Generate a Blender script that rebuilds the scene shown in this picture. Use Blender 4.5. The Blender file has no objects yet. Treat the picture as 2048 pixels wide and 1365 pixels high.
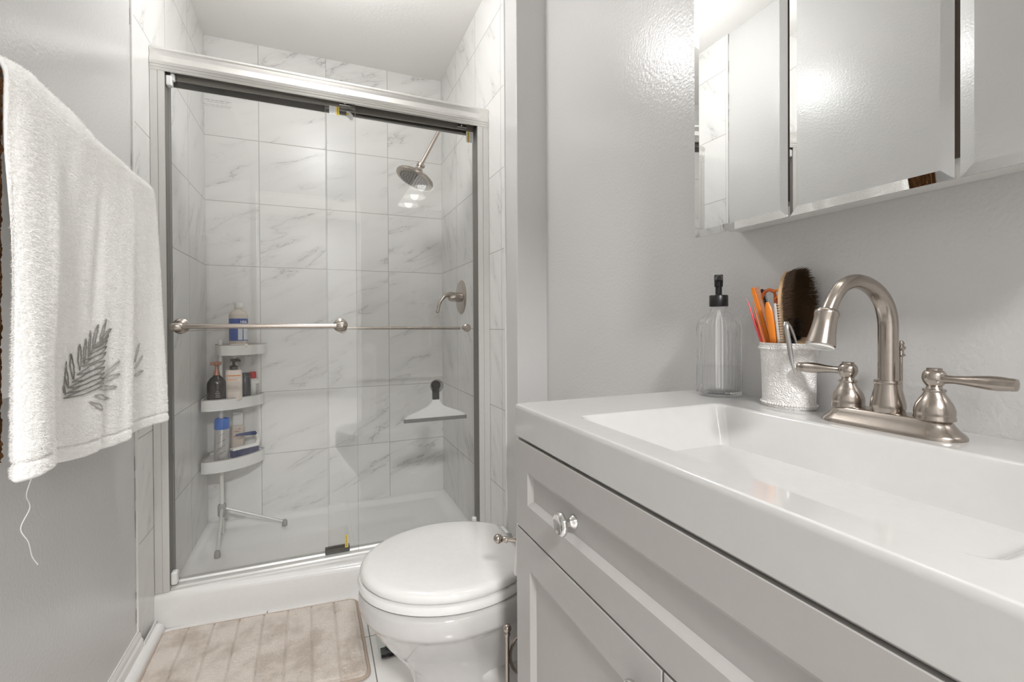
import bpy, bmesh, math, random
import numpy as np
from mathutils import Matrix, Vector

random.seed(7)
rng = np.random.default_rng(7)
PI = math.pi
SC = bpy.context.scene
COL = SC.collection

# ------------------------------------------------------------------ camera
F_PX, CY_PX = 934.23, 653.78
YAW, PITCH, ROLL = 0.394835795, 0.006731709, 0.005635934
CAM_H = 0.966
cy_, sy_ = math.cos(YAW), math.sin(YAW)
r_ = Vector((cy_, -sy_, 0)); f_ = Vector((sy_, cy_, 0)); d_ = Vector((0, 0, -1))
cp_, sp_ = math.cos(PITCH), math.sin(PITCH)
f2 = cp_ * f_ + sp_ * d_; d2 = cp_ * d_ - sp_ * f_
cr_, sr_ = math.cos(ROLL), math.sin(ROLL)
right = cr_ * r_ + sr_ * d2; down = -sr_ * r_ + cr_ * d2
cam_data = bpy.data.cameras.new('camera')
cam_data.sensor_width = 36.0
cam_data.lens = F_PX / 2048 * 36.0
cam_data.shift_y = (CY_PX - 682.5) / 2048
cam_data.clip_start = 0.01
cam = bpy.data.objects.new('camera', cam_data)
m = Matrix.Identity(4)
for i in range(3):
    m[i][0] = right[i]; m[i][1] = -down[i]; m[i][2] = -f2[i]
m[2][3] = CAM_H
cam.matrix_world = m
COL.objects.link(cam)
SC.camera = cam

# ------------------------------------------------------------------ world, light, exposure
SC.view_settings.view_transform = 'Standard'
SC.view_settings.look = 'None'
SC.view_settings.gamma = 1.0
SC.view_settings.exposure = 0.22
SC.view_settings.use_curve_mapping = False
W = bpy.data.worlds.new('world'); SC.world = W; W.use_nodes = True
W.node_tree.nodes['Background'].inputs[0].default_value = (1.0, 0.985, 0.965, 1)
W.node_tree.nodes['Background'].inputs[1].default_value = 0.4
CEILING_LAMP = 42.0     # emission strength of the ceiling dome
BULB = 6.0             # emission strength of the vanity bulbs
HALL_FILL = 84.0             # watts of an unseen fill lamp added in the hallway behind the camera
ld = bpy.data.lights.new('hall_fill', 'AREA')
ld.shape = 'DISK'; ld.size = 0.4; ld.energy = HALL_FILL; ld.color = (1, 0.998, 0.998)
lo = bpy.data.objects.new('hall_fill', ld)
lo.location = (-0.05, -1.42, 2.335)
COL.objects.link(lo)
SC.cycles.max_bounces = 14
SC.cycles.diffuse_bounces = 8
SC.cycles.glossy_bounces = 8
SC.cycles.transmission_bounces = 10
SC.cycles.transparent_max_bounces = 16
SC.cycles.sample_clamp_indirect = 6.0

# ------------------------------------------------------------------ materials
def lin(c):
    return tuple((x / 12.92 if x <= 0.04045 else ((x + 0.055) / 1.055) ** 2.4) for x in [v / 255 for v in c])

class NT:
    def __init__(s, mat):
        s.t = mat.node_tree; s.n = s.t.nodes; s.l = s.t.links
    def node(s, typ, **kw):
        n = s.n.new(typ)
        for k, v in kw.items(): setattr(n, k, v)
        return n
    def link(s, a, b): s.l.new(a, b)
    def math(s, op, a, b=None, c=None):
        n = s.node('ShaderNodeMath', operation=op)
        for i, x in enumerate((a, b, c)):
            if x is None: continue
            if isinstance(x, (int, float)): n.inputs[i].default_value = x
            else: s.link(x, n.inputs[i])
        return n.outputs[0]
    def ramp(s, x, a, b, lo=0.0, hi=1.0):
        n = s.node('ShaderNodeMapRange', interpolation_type='SMOOTHSTEP')
        s.link(x, n.inputs[0])
        n.inputs[1].default_value = a; n.inputs[2].default_value = b
        n.inputs[3].default_value = lo; n.inputs[4].default_value = hi
        return n.outputs[0]
    def mix(s, fac, a, b):
        n = s.node('ShaderNodeMix', data_type='RGBA')
        for sock, x in ((n.inputs[0], fac), (n.inputs[6], a), (n.inputs[7], b)):
            if isinstance(x, (int, float)): sock.default_value = x
            elif isinstance(x, tuple): sock.default_value = (*x, 1)
            else: s.link(x, sock)
        return n.outputs[2]

def base_mat(name):
    m = bpy.data.materials.new(name); m.use_nodes = True
    return m, NT(m), m.node_tree.nodes['Principled BSDF']

def pr(name, rgb, rough=0.5, metal=0.0, coat=0.0, bump=0.0, bscale=60.0, var=0.0, spec=0.5, aniso=None, trans=0.0, sheen=0.0, sss=0.0):
    m, t, b = base_mat(name)
    c = lin(rgb)
    b.inputs['Base Color'].default_value = (*c, 1)
    b.inputs['Roughness'].default_value = rough
    b.inputs['Metallic'].default_value = metal
    b.inputs['Coat Weight'].default_value = coat
    b.inputs['Coat Roughness'].default_value = 0.05
    b.inputs['Specular IOR Level'].default_value = spec
    b.inputs['Transmission Weight'].default_value = trans
    if sheen:
        b.inputs['Sheen Weight'].default_value = sheen
    tc = t.node('ShaderNodeTexCoord')
    nz = t.node('ShaderNodeTexNoise'); nz.inputs['Scale'].default_value = bscale; nz.inputs['Detail'].default_value = 4
    if aniso:
        mp = t.node('ShaderNodeMapping'); mp.inputs['Scale'].default_value = aniso
        t.link(tc.outputs['Object'], mp.inputs[0]); t.link(mp.outputs[0], nz.inputs['Vector'])
    else:
        t.link(tc.outputs['Object'], nz.inputs['Vector'])
    v = var if var else 0.03
    lo = tuple(x * (1 - v) for x in c); hi = tuple(min(1, x * (1 + v)) for x in c)
    t.link(t.mix(nz.outputs[0], lo, hi), b.inputs['Base Color'])
    if bump:
        bp = t.node('ShaderNodeBump'); bp.inputs['Strength'].default_value = bump; bp.inputs['Distance'].default_value = 0.002
        t.link(nz.outputs[0], bp.inputs['Height']); t.link(bp.outputs[0], b.inputs['Normal'])
    return m

def paint(name, rgb, rough, bump=0.25, bscale=170.0):
    m = pr(name, rgb, rough, bump=bump, bscale=bscale, var=0.012)
    return m

def marble(name, ua, wa, u0, w0, pitch, base=(225, 224, 222), vein=(140, 138, 136), rough=0.30, grout=(176, 173, 168), ang=0.45, amount=1.0):
    m, t, b = base_mat(name)
    tc = t.node('ShaderNodeTexCoord')
    sp = t.node('ShaderNodeSeparateXYZ'); t.link(tc.outputs['Object'], sp.inputs[0])
    U = t.math('DIVIDE', t.math('SUBTRACT', sp.outputs[ua], u0), pitch)
    V = t.math('DIVIDE', t.math('SUBTRACT', sp.outputs[wa], w0), pitch)
    iu = t.math('FLOOR', U); iv = t.math('FLOOR', V)
    fu = t.math('SUBTRACT', U, iu); fv = t.math('SUBTRACT', V, iv)
    eu = t.math('MINIMUM', fu, t.math('SUBTRACT', 1.0, fu)); ev = t.math('MINIMUM', fv, t.math('SUBTRACT', 1.0, fv))
    e = t.math('MINIMUM', eu, ev)
    groutm = t.ramp(e, 0.0035, 0.0065, 1.0, 0.0)
    cb = t.node('ShaderNodeCombineXYZ'); t.link(iu, cb.inputs[0]); t.link(iv, cb.inputs[1])
    wn = t.node('ShaderNodeTexWhiteNoise', noise_dimensions='2D'); t.link(cb.outputs[0], wn.inputs['Vector'])
    cf = t.node('ShaderNodeCombineXYZ'); t.link(fu, cf.inputs[0]); t.link(fv, cf.inputs[1])
    rot = t.node('ShaderNodeMapping', vector_type='TEXTURE'); rot.inputs['Rotation'].default_value = (0, 0, ang)
    t.link(cf.outputs[0], rot.inputs[0])
    sc = t.node('ShaderNodeVectorMath', operation='MULTIPLY'); t.link(rot.outputs[0], sc.inputs[0]); sc.inputs[1].default_value = (0.45, 1.7, 1)
    off = t.node('ShaderNodeVectorMath', operation='SCALE'); t.link(wn.outputs['Color'], off.inputs[0]); off.inputs['Scale'].default_value = 23.0
    ad = t.node('ShaderNodeVectorMath', operation='ADD'); t.link(sc.outputs[0], ad.inputs[0]); t.link(off.outputs[0], ad.inputs[1])
    n1 = t.node('ShaderNodeTexNoise'); t.link(ad.outputs[0], n1.inputs['Vector'])
    n1.inputs['Scale'].default_value = 1.35; n1.inputs['Detail'].default_value = 6; n1.inputs['Roughness'].default_value = 0.55; n1.inputs['Distortion'].default_value = 0.35
    n2 = t.node('ShaderNodeTexNoise'); t.link(ad.outputs[0], n2.inputs['Vector'])
    n2.inputs['Scale'].default_value = 2.2; n2.inputs['Detail'].default_value = 3
    n3 = t.node('ShaderNodeTexNoise'); t.link(ad.outputs[0], n3.inputs['Vector'])
    n3.inputs['Scale'].default_value = 2.6; n3.inputs['Detail'].default_value = 6; n3.inputs['Distortion'].default_value = 0.5
    d1 = t.math('ABSOLUTE', t.math('SUBTRACT', n1.outputs[0], 0.5))
    fine = t.ramp(d1, 0.0, 0.009, 1.0, 0.0)
    soft = t.ramp(d1, 0.0, 0.06, 0.22, 0.0)
    d3 = t.math('ABSOLUTE', t.math('SUBTRACT', n3.outputs[0], 0.47))
    fine2 = t.ramp(d3, 0.0, 0.007, 0.35, 0.0)
    msk = t.ramp(n2.outputs[0], 0.47, 0.63, 0.0, 1.0)
    v = t.math('MULTIPLY', t.math('MAXIMUM', t.math('MAXIMUM', fine, soft), fine2), msk)
    v = t.math('MULTIPLY', v, 0.62 * amount)
    cloud = t.ramp(n2.outputs[0], 0.3, 0.75, 0.0, 1.0)
    bb = lin(base); b2 = tuple(x * 0.93 for x in bb)
    c = t.mix(cloud, bb, b2)
    c = t.mix(v, c, lin(vein))
    c = t.mix(groutm, c, lin(grout))
    t.link(c, b.inputs['Base Color'])
    t.link(t.ramp(groutm, 0, 1, rough, 0.8), b.inputs['Roughness'])
    bp = t.node('ShaderNodeBump'); bp.inputs['Strength'].default_value = 0.35; bp.inputs['Distance'].default_value = 0.0015
    t.link(t.math('MULTIPLY', groutm, -1.0), bp.inputs['Height']); t.link(bp.outputs[0], b.inputs['Normal'])
    return m

def glass(name, tint=(0.985, 0.99, 0.987), strength=0.96, f0=0.04, rough=0.0, scale=1.0):
    m = bpy.data.materials.new(name); m.use_nodes = True
    t = NT(m); t.n.remove(t.n['Principled BSDF'])
    out = t.n['Material Output']
    tr = t.node('ShaderNodeBsdfTransparent'); tr.inputs[0].default_value = (*tint, 1)
    gl = t.node('ShaderNodeBsdfGlossy'); gl.inputs['Roughness'].default_value = rough
    lw = t.node('ShaderNodeLayerWeight'); lw.inputs[0].default_value = 0.5
    f = t.math('POWER', lw.outputs['Facing'], 5.0)
    f = t.math('MULTIPLY', t.math('MULTIPLY_ADD', f, strength, f0), scale)
    mx = t.node('ShaderNodeMixShader')
    t.link(f, mx.inputs[0]); t.link(tr.outputs[0], mx.inputs[1]); t.link(gl.outputs[0], mx.inputs[2])
    t.link(mx.outputs[0], out.inputs[0])
    return m

def emit(name, rgb, s):
    m, t, b = base_mat(name)
    b.inputs['Emission Color'].default_value = (*rgb, 1); b.inputs['Emission Strength'].default_value = s
    b.inputs['Base Color'].default_value = (0.8, 0.8, 0.8, 1)
    return m

TP = 0.307
M = {}
M['wall'] = paint('grey_semigloss_paint', (203, 202, 201), 0.22, 0.4, 140)
M['ceiling'] = paint('white_ceiling_paint', (236, 235, 232), 0.75, 0.35, 70)
M['tile_back'] = marble('marble_tile_back', 0, 2, 0.05, 0.022, TP, ang=0.42)
M['tile_side'] = marble('marble_tile_side', 1, 2, 2.586, 0.022, TP, ang=0.95)
M['tile_floor'] = marble('marble_tile_floor', 0, 1, 0.142, 1.50, 0.305, ang=0.3, rough=0.18, amount=0.45, base=(228, 225, 222), grout=(120, 116, 112))
M['trim'] = pr('white_trim_enamel', (226, 224, 222), 0.3)
M['edge_trim'] = pr('white_tile_edge', (222, 221, 218), 0.35)
M['acrylic'] = pr('white_acrylic', (226, 225, 223), 0.14, coat=0.3)
M['porcelain'] = pr('white_porcelain', (196, 194, 192), 0.07, coat=0.4)
M['seat'] = pr('white_seat_enamel', (224, 223, 221), 0.12, coat=0.4)
M['counter'] = pr('white_cultured_marble', (195, 194, 192), 0.10, coat=0.4)
M['cabinet'] = pr('grey_cabinet_lacquer', (172, 169, 166), 0.38)
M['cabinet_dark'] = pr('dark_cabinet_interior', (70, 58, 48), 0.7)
M['chrome'] = pr('polished_chrome', (225, 224, 222), 0.06, 1.0)
M['alu'] = pr('brushed_aluminium', (222, 221, 218), 0.22, 1.0, bump=0.05, bscale=30, aniso=(2, 300, 300), var=0.06)
M['alu_dull'] = pr('satin_white_aluminium', (214, 213, 210), 0.36, 0.35)
M['channel'] = pr('painted_jamb_shade', (118, 114, 110), 0.45, 0.4)  # shade of the jamb's inner face, put into the colour
M['nickel'] = pr('brushed_nickel', (178, 169, 160), 0.21, 1.0, bump=0.03, bscale=120, var=0.08)
M['dark_rail'] = pr('dark_grey_metal', (126, 122, 116), 0.4, 0.3)
M['black_plastic'] = pr('black_plastic', (22, 21, 21), 0.35)
M['glass_door'] = glass('clear_shower_glass', (0.993, 0.996, 0.994), f0=0.04)
M['bottle_glass'] = None
M['mirror'] = pr('mirror_silver', (238, 239, 238), 0.012, 1.0, var=0.002)
M['towel'] = pr('white_terry', (250, 249, 247), 0.95, bump=0.3, bscale=900, var=0.03, sheen=0.25, spec=0.1)
M['towel_pile'] = pr('white_terry_loops', (250, 249, 247), 0.95, spec=0.1)
M['brown_towel'] = pr('brown_terry', (92, 62, 38), 0.95, bump=0.7, bscale=500, var=0.25, spec=0.1)
M['embroid'] = pr('grey_thread', (138, 135, 130), 0.6, bump=0.4, bscale=900, var=0.25)
M['embroid_pale'] = pr('pale_grey_thread', (182, 180, 176), 0.6, bump=0.4, bscale=900, var=0.2)
M['thread'] = pr('white_thread', (225, 223, 219), 0.8)
M['rug'] = pr('beige_plush', (208, 198, 188), 0.95, bump=0.5, bscale=420, var=0.14, sheen=0.3, spec=0.1)
M['white_plastic'] = pr('white_plastic', (224, 223, 220), 0.35)
M['grey_plastic'] = pr('grey_plastic_rim', (168, 163, 158), 0.45)
M['clear_plastic'] = pr('milky_plastic', (228, 228, 226), 0.3)

# ------------------------------------------------------------------ mesh builder
def basis(d):
    d = Vector(d).normalized()
    a = Vector((0, 0, 1)) if abs(d.z) < 0.9 else Vector((1, 0, 0))
    x = a.cross(d).normalized(); y = d.cross(x)
    return x, y, d

class MB:
    def __init__(s): s.v = []; s.f = []
    def add(s, vs, fs):
        o = len(s.v); s.v += [tuple(v) for v in vs]; s.f += [tuple(i + o for i in f) for f in fs]; return s
    def box(s, x0, x1, y0, y1, z0, z1):
        v = [(x, y, z) for z in (z0, z1) for y in (y0, y1) for x in (x0, x1)]
        return s.add(v, [(0, 2, 3, 1), (4, 5, 7, 6), (0, 1, 5, 4), (2, 6, 7, 3), (0, 4, 6, 2), (1, 3, 7, 5)])
    def obox(s, c, ax, ay, az):
        c = Vector(c); ax, ay, az = Vector(ax), Vector(ay), Vector(az)
        v = [c + ax * i + ay * j + az * k for k in (-1, 1) for j in (-1, 1) for i in (-1, 1)]
        return s.add(v, [(0, 2, 3, 1), (4, 5, 7, 6), (0, 1, 5, 4), (2, 6, 7, 3), (0, 4, 6, 2), (1, 3, 7, 5)])
    def loft(s, rings, cap0=True, cap1=True, closed=True, loop=False):
        n = len(rings[0]); vs = [p for r in rings for p in r]; fs = []
        kk = len(rings) if loop else len(rings) - 1
        for k in range(kk):
            a, b = k * n, ((k + 1) % len(rings)) * n
            for i in range(n if closed else n - 1):
                j = (i + 1) % n
                fs.append((a + i, a + j, b + j, b + i))
        if not loop and closed:
            if cap0: fs.append(tuple(range(n))[::-1])
            if cap1: fs.append(tuple(range((len(rings) - 1) * n, len(rings) * n)))
        return s.add(vs, fs)
    def lathe(s, prof, c, axis=(0, 0, 1), n=40, cap0=True, cap1=True, ribs=0, rib=0.0, sx=1.0, sy=1.0):
        X, Y, Z = (Vector((1, 0, 0)), Vector((0, 1, 0)), Vector((0, 0, 1))) if tuple(axis) == (0, 0, 1) else basis(axis)
        c = Vector(c); rings = []
        for r, h in prof:
            ring = []
            for i in range(n):
                a = 2 * PI * i / n
                q = r * (1 + (rib * math.cos(ribs * a) if ribs else 0))
                ring.append(c + X * (q * math.cos(a) * sx) + Y * (q * math.sin(a) * sy) + Z * h)
            rings.append(ring)
        return s.loft(rings, cap0, cap1)
    def tube(s, pts, r, n=14, caps=True, squash=None):
        pts = [Vector(p) for p in pts]; k = len(pts)
        rs = r if isinstance(r, (list, tuple)) else [r] * k
        rings = []; pu = None
        for i, p in enumerate(pts):
            d = (pts[min(i + 1, k - 1)] - pts[max(i - 1, 0)]).normalized()
            if pu is None: u, w, _ = basis(d)
            else:
                u = (pu - d * pu.dot(d)).normalized(); w = d.cross(u)
            pu = u
            a_, b_ = (1, 1) if squash is None else squash
            rings.append([p + u * (rs[i] * a_ * math.cos(2 * PI * j / n)) + w * (rs[i] * b_ * math.sin(2 * PI * j / n)) for j in range(n)])
        return s.loft(rings, caps, caps)
    def prism(s, poly, z0, z1):
        return s.loft([[(x, y, z0) for x, y in poly], [(x, y, z1) for x, y in poly]])
    def grid(s, P, closed_u=False):
        # P: array (nv, nu, 3)
        nv, nu = P.shape[:2]; o = len(s.v)
        s.v += [tuple(p) for p in P.reshape(-1, 3).tolist()]
        for j in range(nv - 1):
            for i in range(nu - 1):
                a = o + j * nu + i
                s.f.append((a, a + 1, a + nu + 1, a + nu))
        return s

def root_loc(o):
    p = Vector((0, 0, 0))
    while o is not None:
        p += o.location; o = o.parent
    return p

def build(mb, name, mat, parent=None, bevel=0.0, seg=2, ang=38, flat=False, sub=0, weld=True, wn=False):
    off = root_loc(parent)
    me = bpy.data.meshes.new(name)
    me.from_pydata([(v[0] - off.x, v[1] - off.y, v[2] - off.z) for v in mb.v], [], mb.f)
    bm = bmesh.new(); bm.from_mesh(me)
    if weld:
        bmesh.ops.remove_doubles(bm, verts=bm.verts, dist=1e-6)
        bmesh.ops.dissolve_degenerate(bm, dist=1e-7, edges=bm.edges)
    bmesh.ops.recalc_face_normals(bm, faces=bm.faces)
    bm.to_mesh(me); bm.free()
    if not flat:
        for p in me.polygons: p.use_smooth = True
        me.set_sharp_from_angle(angle=math.radians(ang))
    me.materials.append(mat)
    o = bpy.data.objects.new(name, me); COL.objects.link(o)
    if parent is not None: o.parent = parent
    if bevel:
        b = o.modifiers.new('bevel', 'BEVEL'); b.width = bevel; b.segments = seg; b.limit_method = 'ANGLE'; b.angle_limit = math.radians(35)
        b.harden_normals = False
    if (bevel and not flat) or wn:
        w_ = o.modifiers.new('weighted', 'WEIGHTED_NORMAL'); w_.keep_sharp = True; w_.weight = 90
    if sub:
        sm = o.modifiers.new('sub', 'SUBSURF'); sm.levels = sub; sm.render_levels = sub
    return o

def tag(o, label, cat, group=None):
    o['label'] = label; o['category'] = cat
    if group: o['group'] = group
    return o

def thing(name, loc, label, cat, group=None):
    o = bpy.data.objects.new(name, None); COL.objects.link(o); o.location = loc; o.empty_display_size = 0.05
    return tag(o, label, cat, group)

def struct(o):
    o['kind'] = 'structure'; return o

def smooth_poly(pts, n):
    """Catmull-Rom through pts."""
    pts = [np.array(p, float) for p in pts]
    P = [2 * pts[0] - pts[1]] + pts + [2 * pts[-1] - pts[-2]]
    out = []
    L = len(pts) - 1
    for k in range(n):
        t = k / (n - 1) * L; i = min(int(t), L - 1); u = t - i
        a, b, c, d = P[i], P[i + 1], P[i + 2], P[i + 3]
        out.append(0.5 * ((2 * b) + (c - a) * u + (2 * a - 5 * b + 4 * c - d) * u * u + (3 * b - a - 3 * c + d) * u ** 3))
    return np.array(out)

def rrect(x0, x1, y0, y1, r, z, k=6):
    pts = []
    for cx, cy, a0 in ((x1 - r, y1 - r, 0), (x0 + r, y1 - r, PI / 2), (x0 + r, y0 + r, PI), (x1 - r, y0 + r, 1.5 * PI)):
        for i in range(k + 1):
            a = a0 + PI / 2 * i / k
            pts.append((cx + r * math.cos(a), cy + r * math.sin(a), z))
    return pts

def text_mesh(s, size, font_off=0.0):
    cu = bpy.data.curves.new('txt', 'FONT'); cu.body = s; cu.size = size; cu.align_x = 'CENTER'; cu.extrude = 0.0002; cu.resolution_u = 3
    cu.offset = font_off
    o = bpy.data.objects.new('txt', cu); COL.objects.link(o)
    dg = bpy.context.evaluated_depsgraph_get()
    me = bpy.data.meshes.new_from_object(o.evaluated_get(dg))
    vs = [tuple(v.co) for v in me.vertices]; fs = [tuple(p.vertices) for p in me.polygons]
    bpy.data.objects.remove(o); bpy.data.curves.remove(cu); bpy.data.meshes.remove(me)
    return vs, fs

# ------------------------------------------------------------------ room shell
XL, XR, YB, ZC = -0.483, 0.652, 2.586, 2.331
XW, YS, YF = 0.772, 1.522, -0.62
struct(build(MB().box(-0.60, 0.90, YF - 0.1, 1.79, -0.1, 0.0), 'floor', M['tile_floor']))
struct(build(MB().box(-0.60, 0.90, 1.79, 2.70, -0.1, -0.002), 'floor_shower', M['tile_floor']))
struct(build(MB().box(-0.62, 0.92, YF - 0.1, 2.70, ZC, ZC + 0.1), 'ceiling', M['ceiling']))
struct(build(MB().box(-0.60, -0.487, YF, 2.70, 0, ZC), 'wall_left', M['wall']))
struct(build(MB().box(XW, 0.92, YF, YS + 0.02, 0, ZC), 'wall_right', M['wall']))
struct(build(MB().box(XR + 0.004, 0.92, YS, 2.70, 0, ZC), 'wall_partition', M['wall'], bevel=0.003))
struct(build(MB().box(-0.60, 0.90, YB + 0.008, 2.70, 0, ZC), 'wall_end', M['wall']))
struct(build(MB().box(XL, XR, YB, YB + 0.008, 0.024, ZC), 'wall_shower_back', M['tile_back']))
struct(build(MB().box(-0.487, XL, 1.664, YB + 0.008, 0.0, ZC), 'wall_shower_left', M['tile_side']))
struct(build(MB().box(XR, XR + 0.004, 1.636, YB + 0.008, 0.0, ZC), 'wall_shower_right', M['tile_side']))
struct(build(MB().box(-0.487, XL + 0.0015, 1.652, 1.664, 0.082, ZC), 'trim_1', M['edge_trim'], bevel=0.001))
struct(build(MB().box(XR - 0.0015, XR + 0.004, 1.627, 1.636, 0.0, ZC), 'trim_2', M['edge_trim'], bevel=0.001))
# rear wall with an open doorway behind the camera
mb = MB().box(-0.60, -0.45, YF - 0.1, YF, 0, ZC).box(0.36, 0.92, YF - 0.1, YF, 0, ZC).box(-0.45, 0.36, YF - 0.1, YF, 2.05, ZC)
struct(build(mb, 'wall_rear', M['wall']))
# the hallway the door opens to
struct(build(MB().box(-1.3, 1.3, -2.9, YF - 0.1, -0.1, 0.0), 'floor_hall', M['tile_floor']))
struct(build(MB().box(-1.3, 1.3, -2.9, YF - 0.1, ZC + 0.02, ZC + 0.1), 'ceiling_hall', M['ceiling']))
struct(build(MB().box(-1.3, 1.3, -3.0, -2.9, 0, ZC + 0.02), 'wall_hall_end', M['wall']))
struct(build(MB().box(-1.4, -1.3, -2.9, YF - 0.1, 0, ZC + 0.02), 'wall_hall_left', M['wall']))
struct(build(MB().box(1.3, 1.4, -2.9, YF - 0.1, 0, ZC + 0.02), 'wall_hall_right', M['wall']))
struct(build(MB().box(-1.3, -0.60, YF - 0.1, YF, 0, ZC).box(0.92, 1.3, YF - 0.1, YF, 0, ZC), 'wall_hall_front', M['wall']))
# baseboard with ogee top and a shoe moulding
def mould(prof, y0, y1, x0):
    return MB().loft([[(x0 + a, y0, b) for a, b in prof], [(x0 + a, y1, b) for a, b in prof]])
bp = [(0, 0), (0.013, 0), (0.013, 0.052), (0.0115, 0.056), (0.008, 0.060), (0.0075, 0.066), (0.006, 0.072), (0.003, 0.078), (0.003, 0.083), (0, 0.083)]
struct(build(mould(bp, YF, 1.664, -0.487), 'baseboard_left', M['trim'], ang=25))
sh = [(0.013, 0), (0.036, 0), (0.036, 0.012), (0.034, 0.020), (0.029, 0.027), (0.022, 0.031), (0.013, 0.032)]
struct(build(mould(sh, YF, 1.775, -0.487), 'trim_3', M['trim'], ang=25))
struct(build(MB().box(-0.4745, XL + 0.012, 1.664, 1.775, 0.0, 0.045), 'trim_4', M['trim'], bevel=0.003))
bp2 = [(-a, b) for a, b in bp]
struct(build(mould(bp2, 0.80, YS, XW), 'baseboard_right', M['trim'], ang=25))
# rough caulk where the painted wall meets the tile edge
mb = MB()
zz = 0.11
while zz < 2.3:
    h = random.uniform(0.02, 0.09)
    if random.random() < (0.85 if zz < 0.9 else 0.4):
        n = 5
        w = [random.uniform(0.0006, 0.0026) for _ in range(n)]
        vs = [(-0.4862, 1.6515 - w[i], zz + h * i / (n - 1)) for i in range(n)] + [(-0.4862, 1.6525, zz + h * i / (n - 1)) for i in range(n)]
        mb.add(vs, [(i, i + 1, n + i + 1, n + i) for i in range(n - 1)])
    zz += h + random.uniform(0.0, 0.05)
struct(build(mb, 'trim_5', pr('grimy_caulk', (120, 117, 113), 0.8, var=0.3), flat=True))

# ------------------------------------------------------------------ lights that the room has
LX, LY = 0.03, 1.60
lamp = thing('ceiling_light', (LX, LY, ZC), 'round white glass bowl light hanging close under the bathroom ceiling', 'light')
build(MB().lathe([(0.065, 0), (0.065, -0.012), (0.050, -0.022), (0.012, -0.026)], (LX, LY, ZC), n=40), 'base', M['nickel'], lamp)
build(MB().tube([(LX, LY, ZC - 0.02), (LX, LY, 2.19)], 0.008, 12), 'stem', M['nickel'], lamp)
build(MB().lathe([(0.02, 2.195), (0.060, 2.187), (0.082, 2.170), (0.090, 2.145), (0.084, 2.115), (0.065, 2.092), (0.034, 2.080), (0.0005, 2.077)], (LX, LY, 0), n=48), 'diffuser', emit('lit_diffuser', (1, 0.998, 0.998), CEILING_LAMP), lamp)

van = thing('vanity_light', (XW, 0.387, 1.93), 'three bulb light bar with white bell shades above the mirror cabinet', 'light')
build(MB().box(XW - 0.025, XW, 0.05, 0.724, 1.90, 1.97), 'back_plate', M['nickel'], van, bevel=0.006)
shade_m = pr('white_glass_shade', (240, 238, 234), 0.25)
shade_m.node_tree.nodes['Principled BSDF'].inputs['Emission Color'].default_value = (1, 0.98, 0.95, 1)
shade_m.node_tree.nodes['Principled BSDF'].inputs['Emission Strength'].default_value = 1.1
bulb_m = emit('lit_bulb', (1, 0.99, 0.975), BULB)
for y in (0.627, 0.387, 0.147):
    x = 0.640; z = 1.860
    a = MB().tube([(XW - 0.02, y, 1.935), (0.70, y, 1.945), (0.66, y, 1.965), (x, y, 1.962), (x, y, 1.93)], 0.008, 10)
    build(a, 'arm', M['nickel'], van)
    s = build(MB().lathe([(0.020, 0.085), (0.024, 0.080), (0.040, 0.060), (0.060, 0.030), (0.078, 0.0), (0.076, 0.0), (0.058, 0.029), (0.038, 0.058), (0.021, 0.078)], (x, y, z), n=40, cap0=False, cap1=False), 'shade', shade_m, van)
    pts = [(0.029 * math.sin(t), -0.029 * math.cos(t)) for t in np.linspace(0.01, PI * 0.8, 12)]
    build(MB().lathe(pts + [(0.012, 0.045)], (x, y, z + 0.012), n=24), 'bulb', bulb_m, van)

# ------------------------------------------------------------------ shower tray
def front_y(x):
    u = (x - XL) / 0.63
    if u <= 1: return 1.797 - 0.055 * u
    v = (x - 0.147) / (XR - 0.147)
    return 1.742 + 0.03 * v
nu, nv = 61, 90
P = np.zeros((nv, nu, 3))
def sstep(a, b, x):
    t = min(1, max(0, (x - a) / (b - a))); return t * t * (3 - 2 * t)
for i in range(nu):
    x = XL + (XR - XL) * i / (nu - 1)
    fy = front_y(x)
    prof = [(fy, -0.001), (fy, 0.05), (fy, 0.090), (fy + 0.002, 0.099), (fy + 0.006, 0.106), (fy + 0.012, 0.1105), (fy + 0.020, 0.112), (fy + 0.03, 0.112), (1.862, 0.112), (1.870, 0.1115), (1.877, 0.108), (1.882, 0.101)]
    tail = [(1.886 + (YB - 1.886) * k / (nv - len(prof) - 1), None) for k in range(nv - len(prof))]
    for j, (y, z) in enumerate(prof + tail):
        if z is None:
            d = min(x - XL, XR - x, YB - y)
            rim = 0.034 - 0.020 * sstep(0.022, 0.06, d) - 0.003 * sstep(0.06, 0.4, d)
            cb = 0.10 * (1 - sstep(1.884, 1.935, y))
            z = max(rim, rim + (0.10 - rim) * (1 - sstep(1.882, 1.93, y)))
        P[j, i] = (x, y, z)
tray = tag(build(MB().grid(P), 'shower_tray', M['acrylic'], ang=70), 'white acrylic shower tray with raised front curb', 'shower tray')

# ------------------------------------------------------------------ sliding shower door
enc = thing('shower_door', (0.085, 1.84, 0.112), 'framed sliding glass shower door with two towel bars', 'shower door')
def hz(x): return 1.852 - 0.010 * (x - XL) / (XR - XL)
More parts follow.
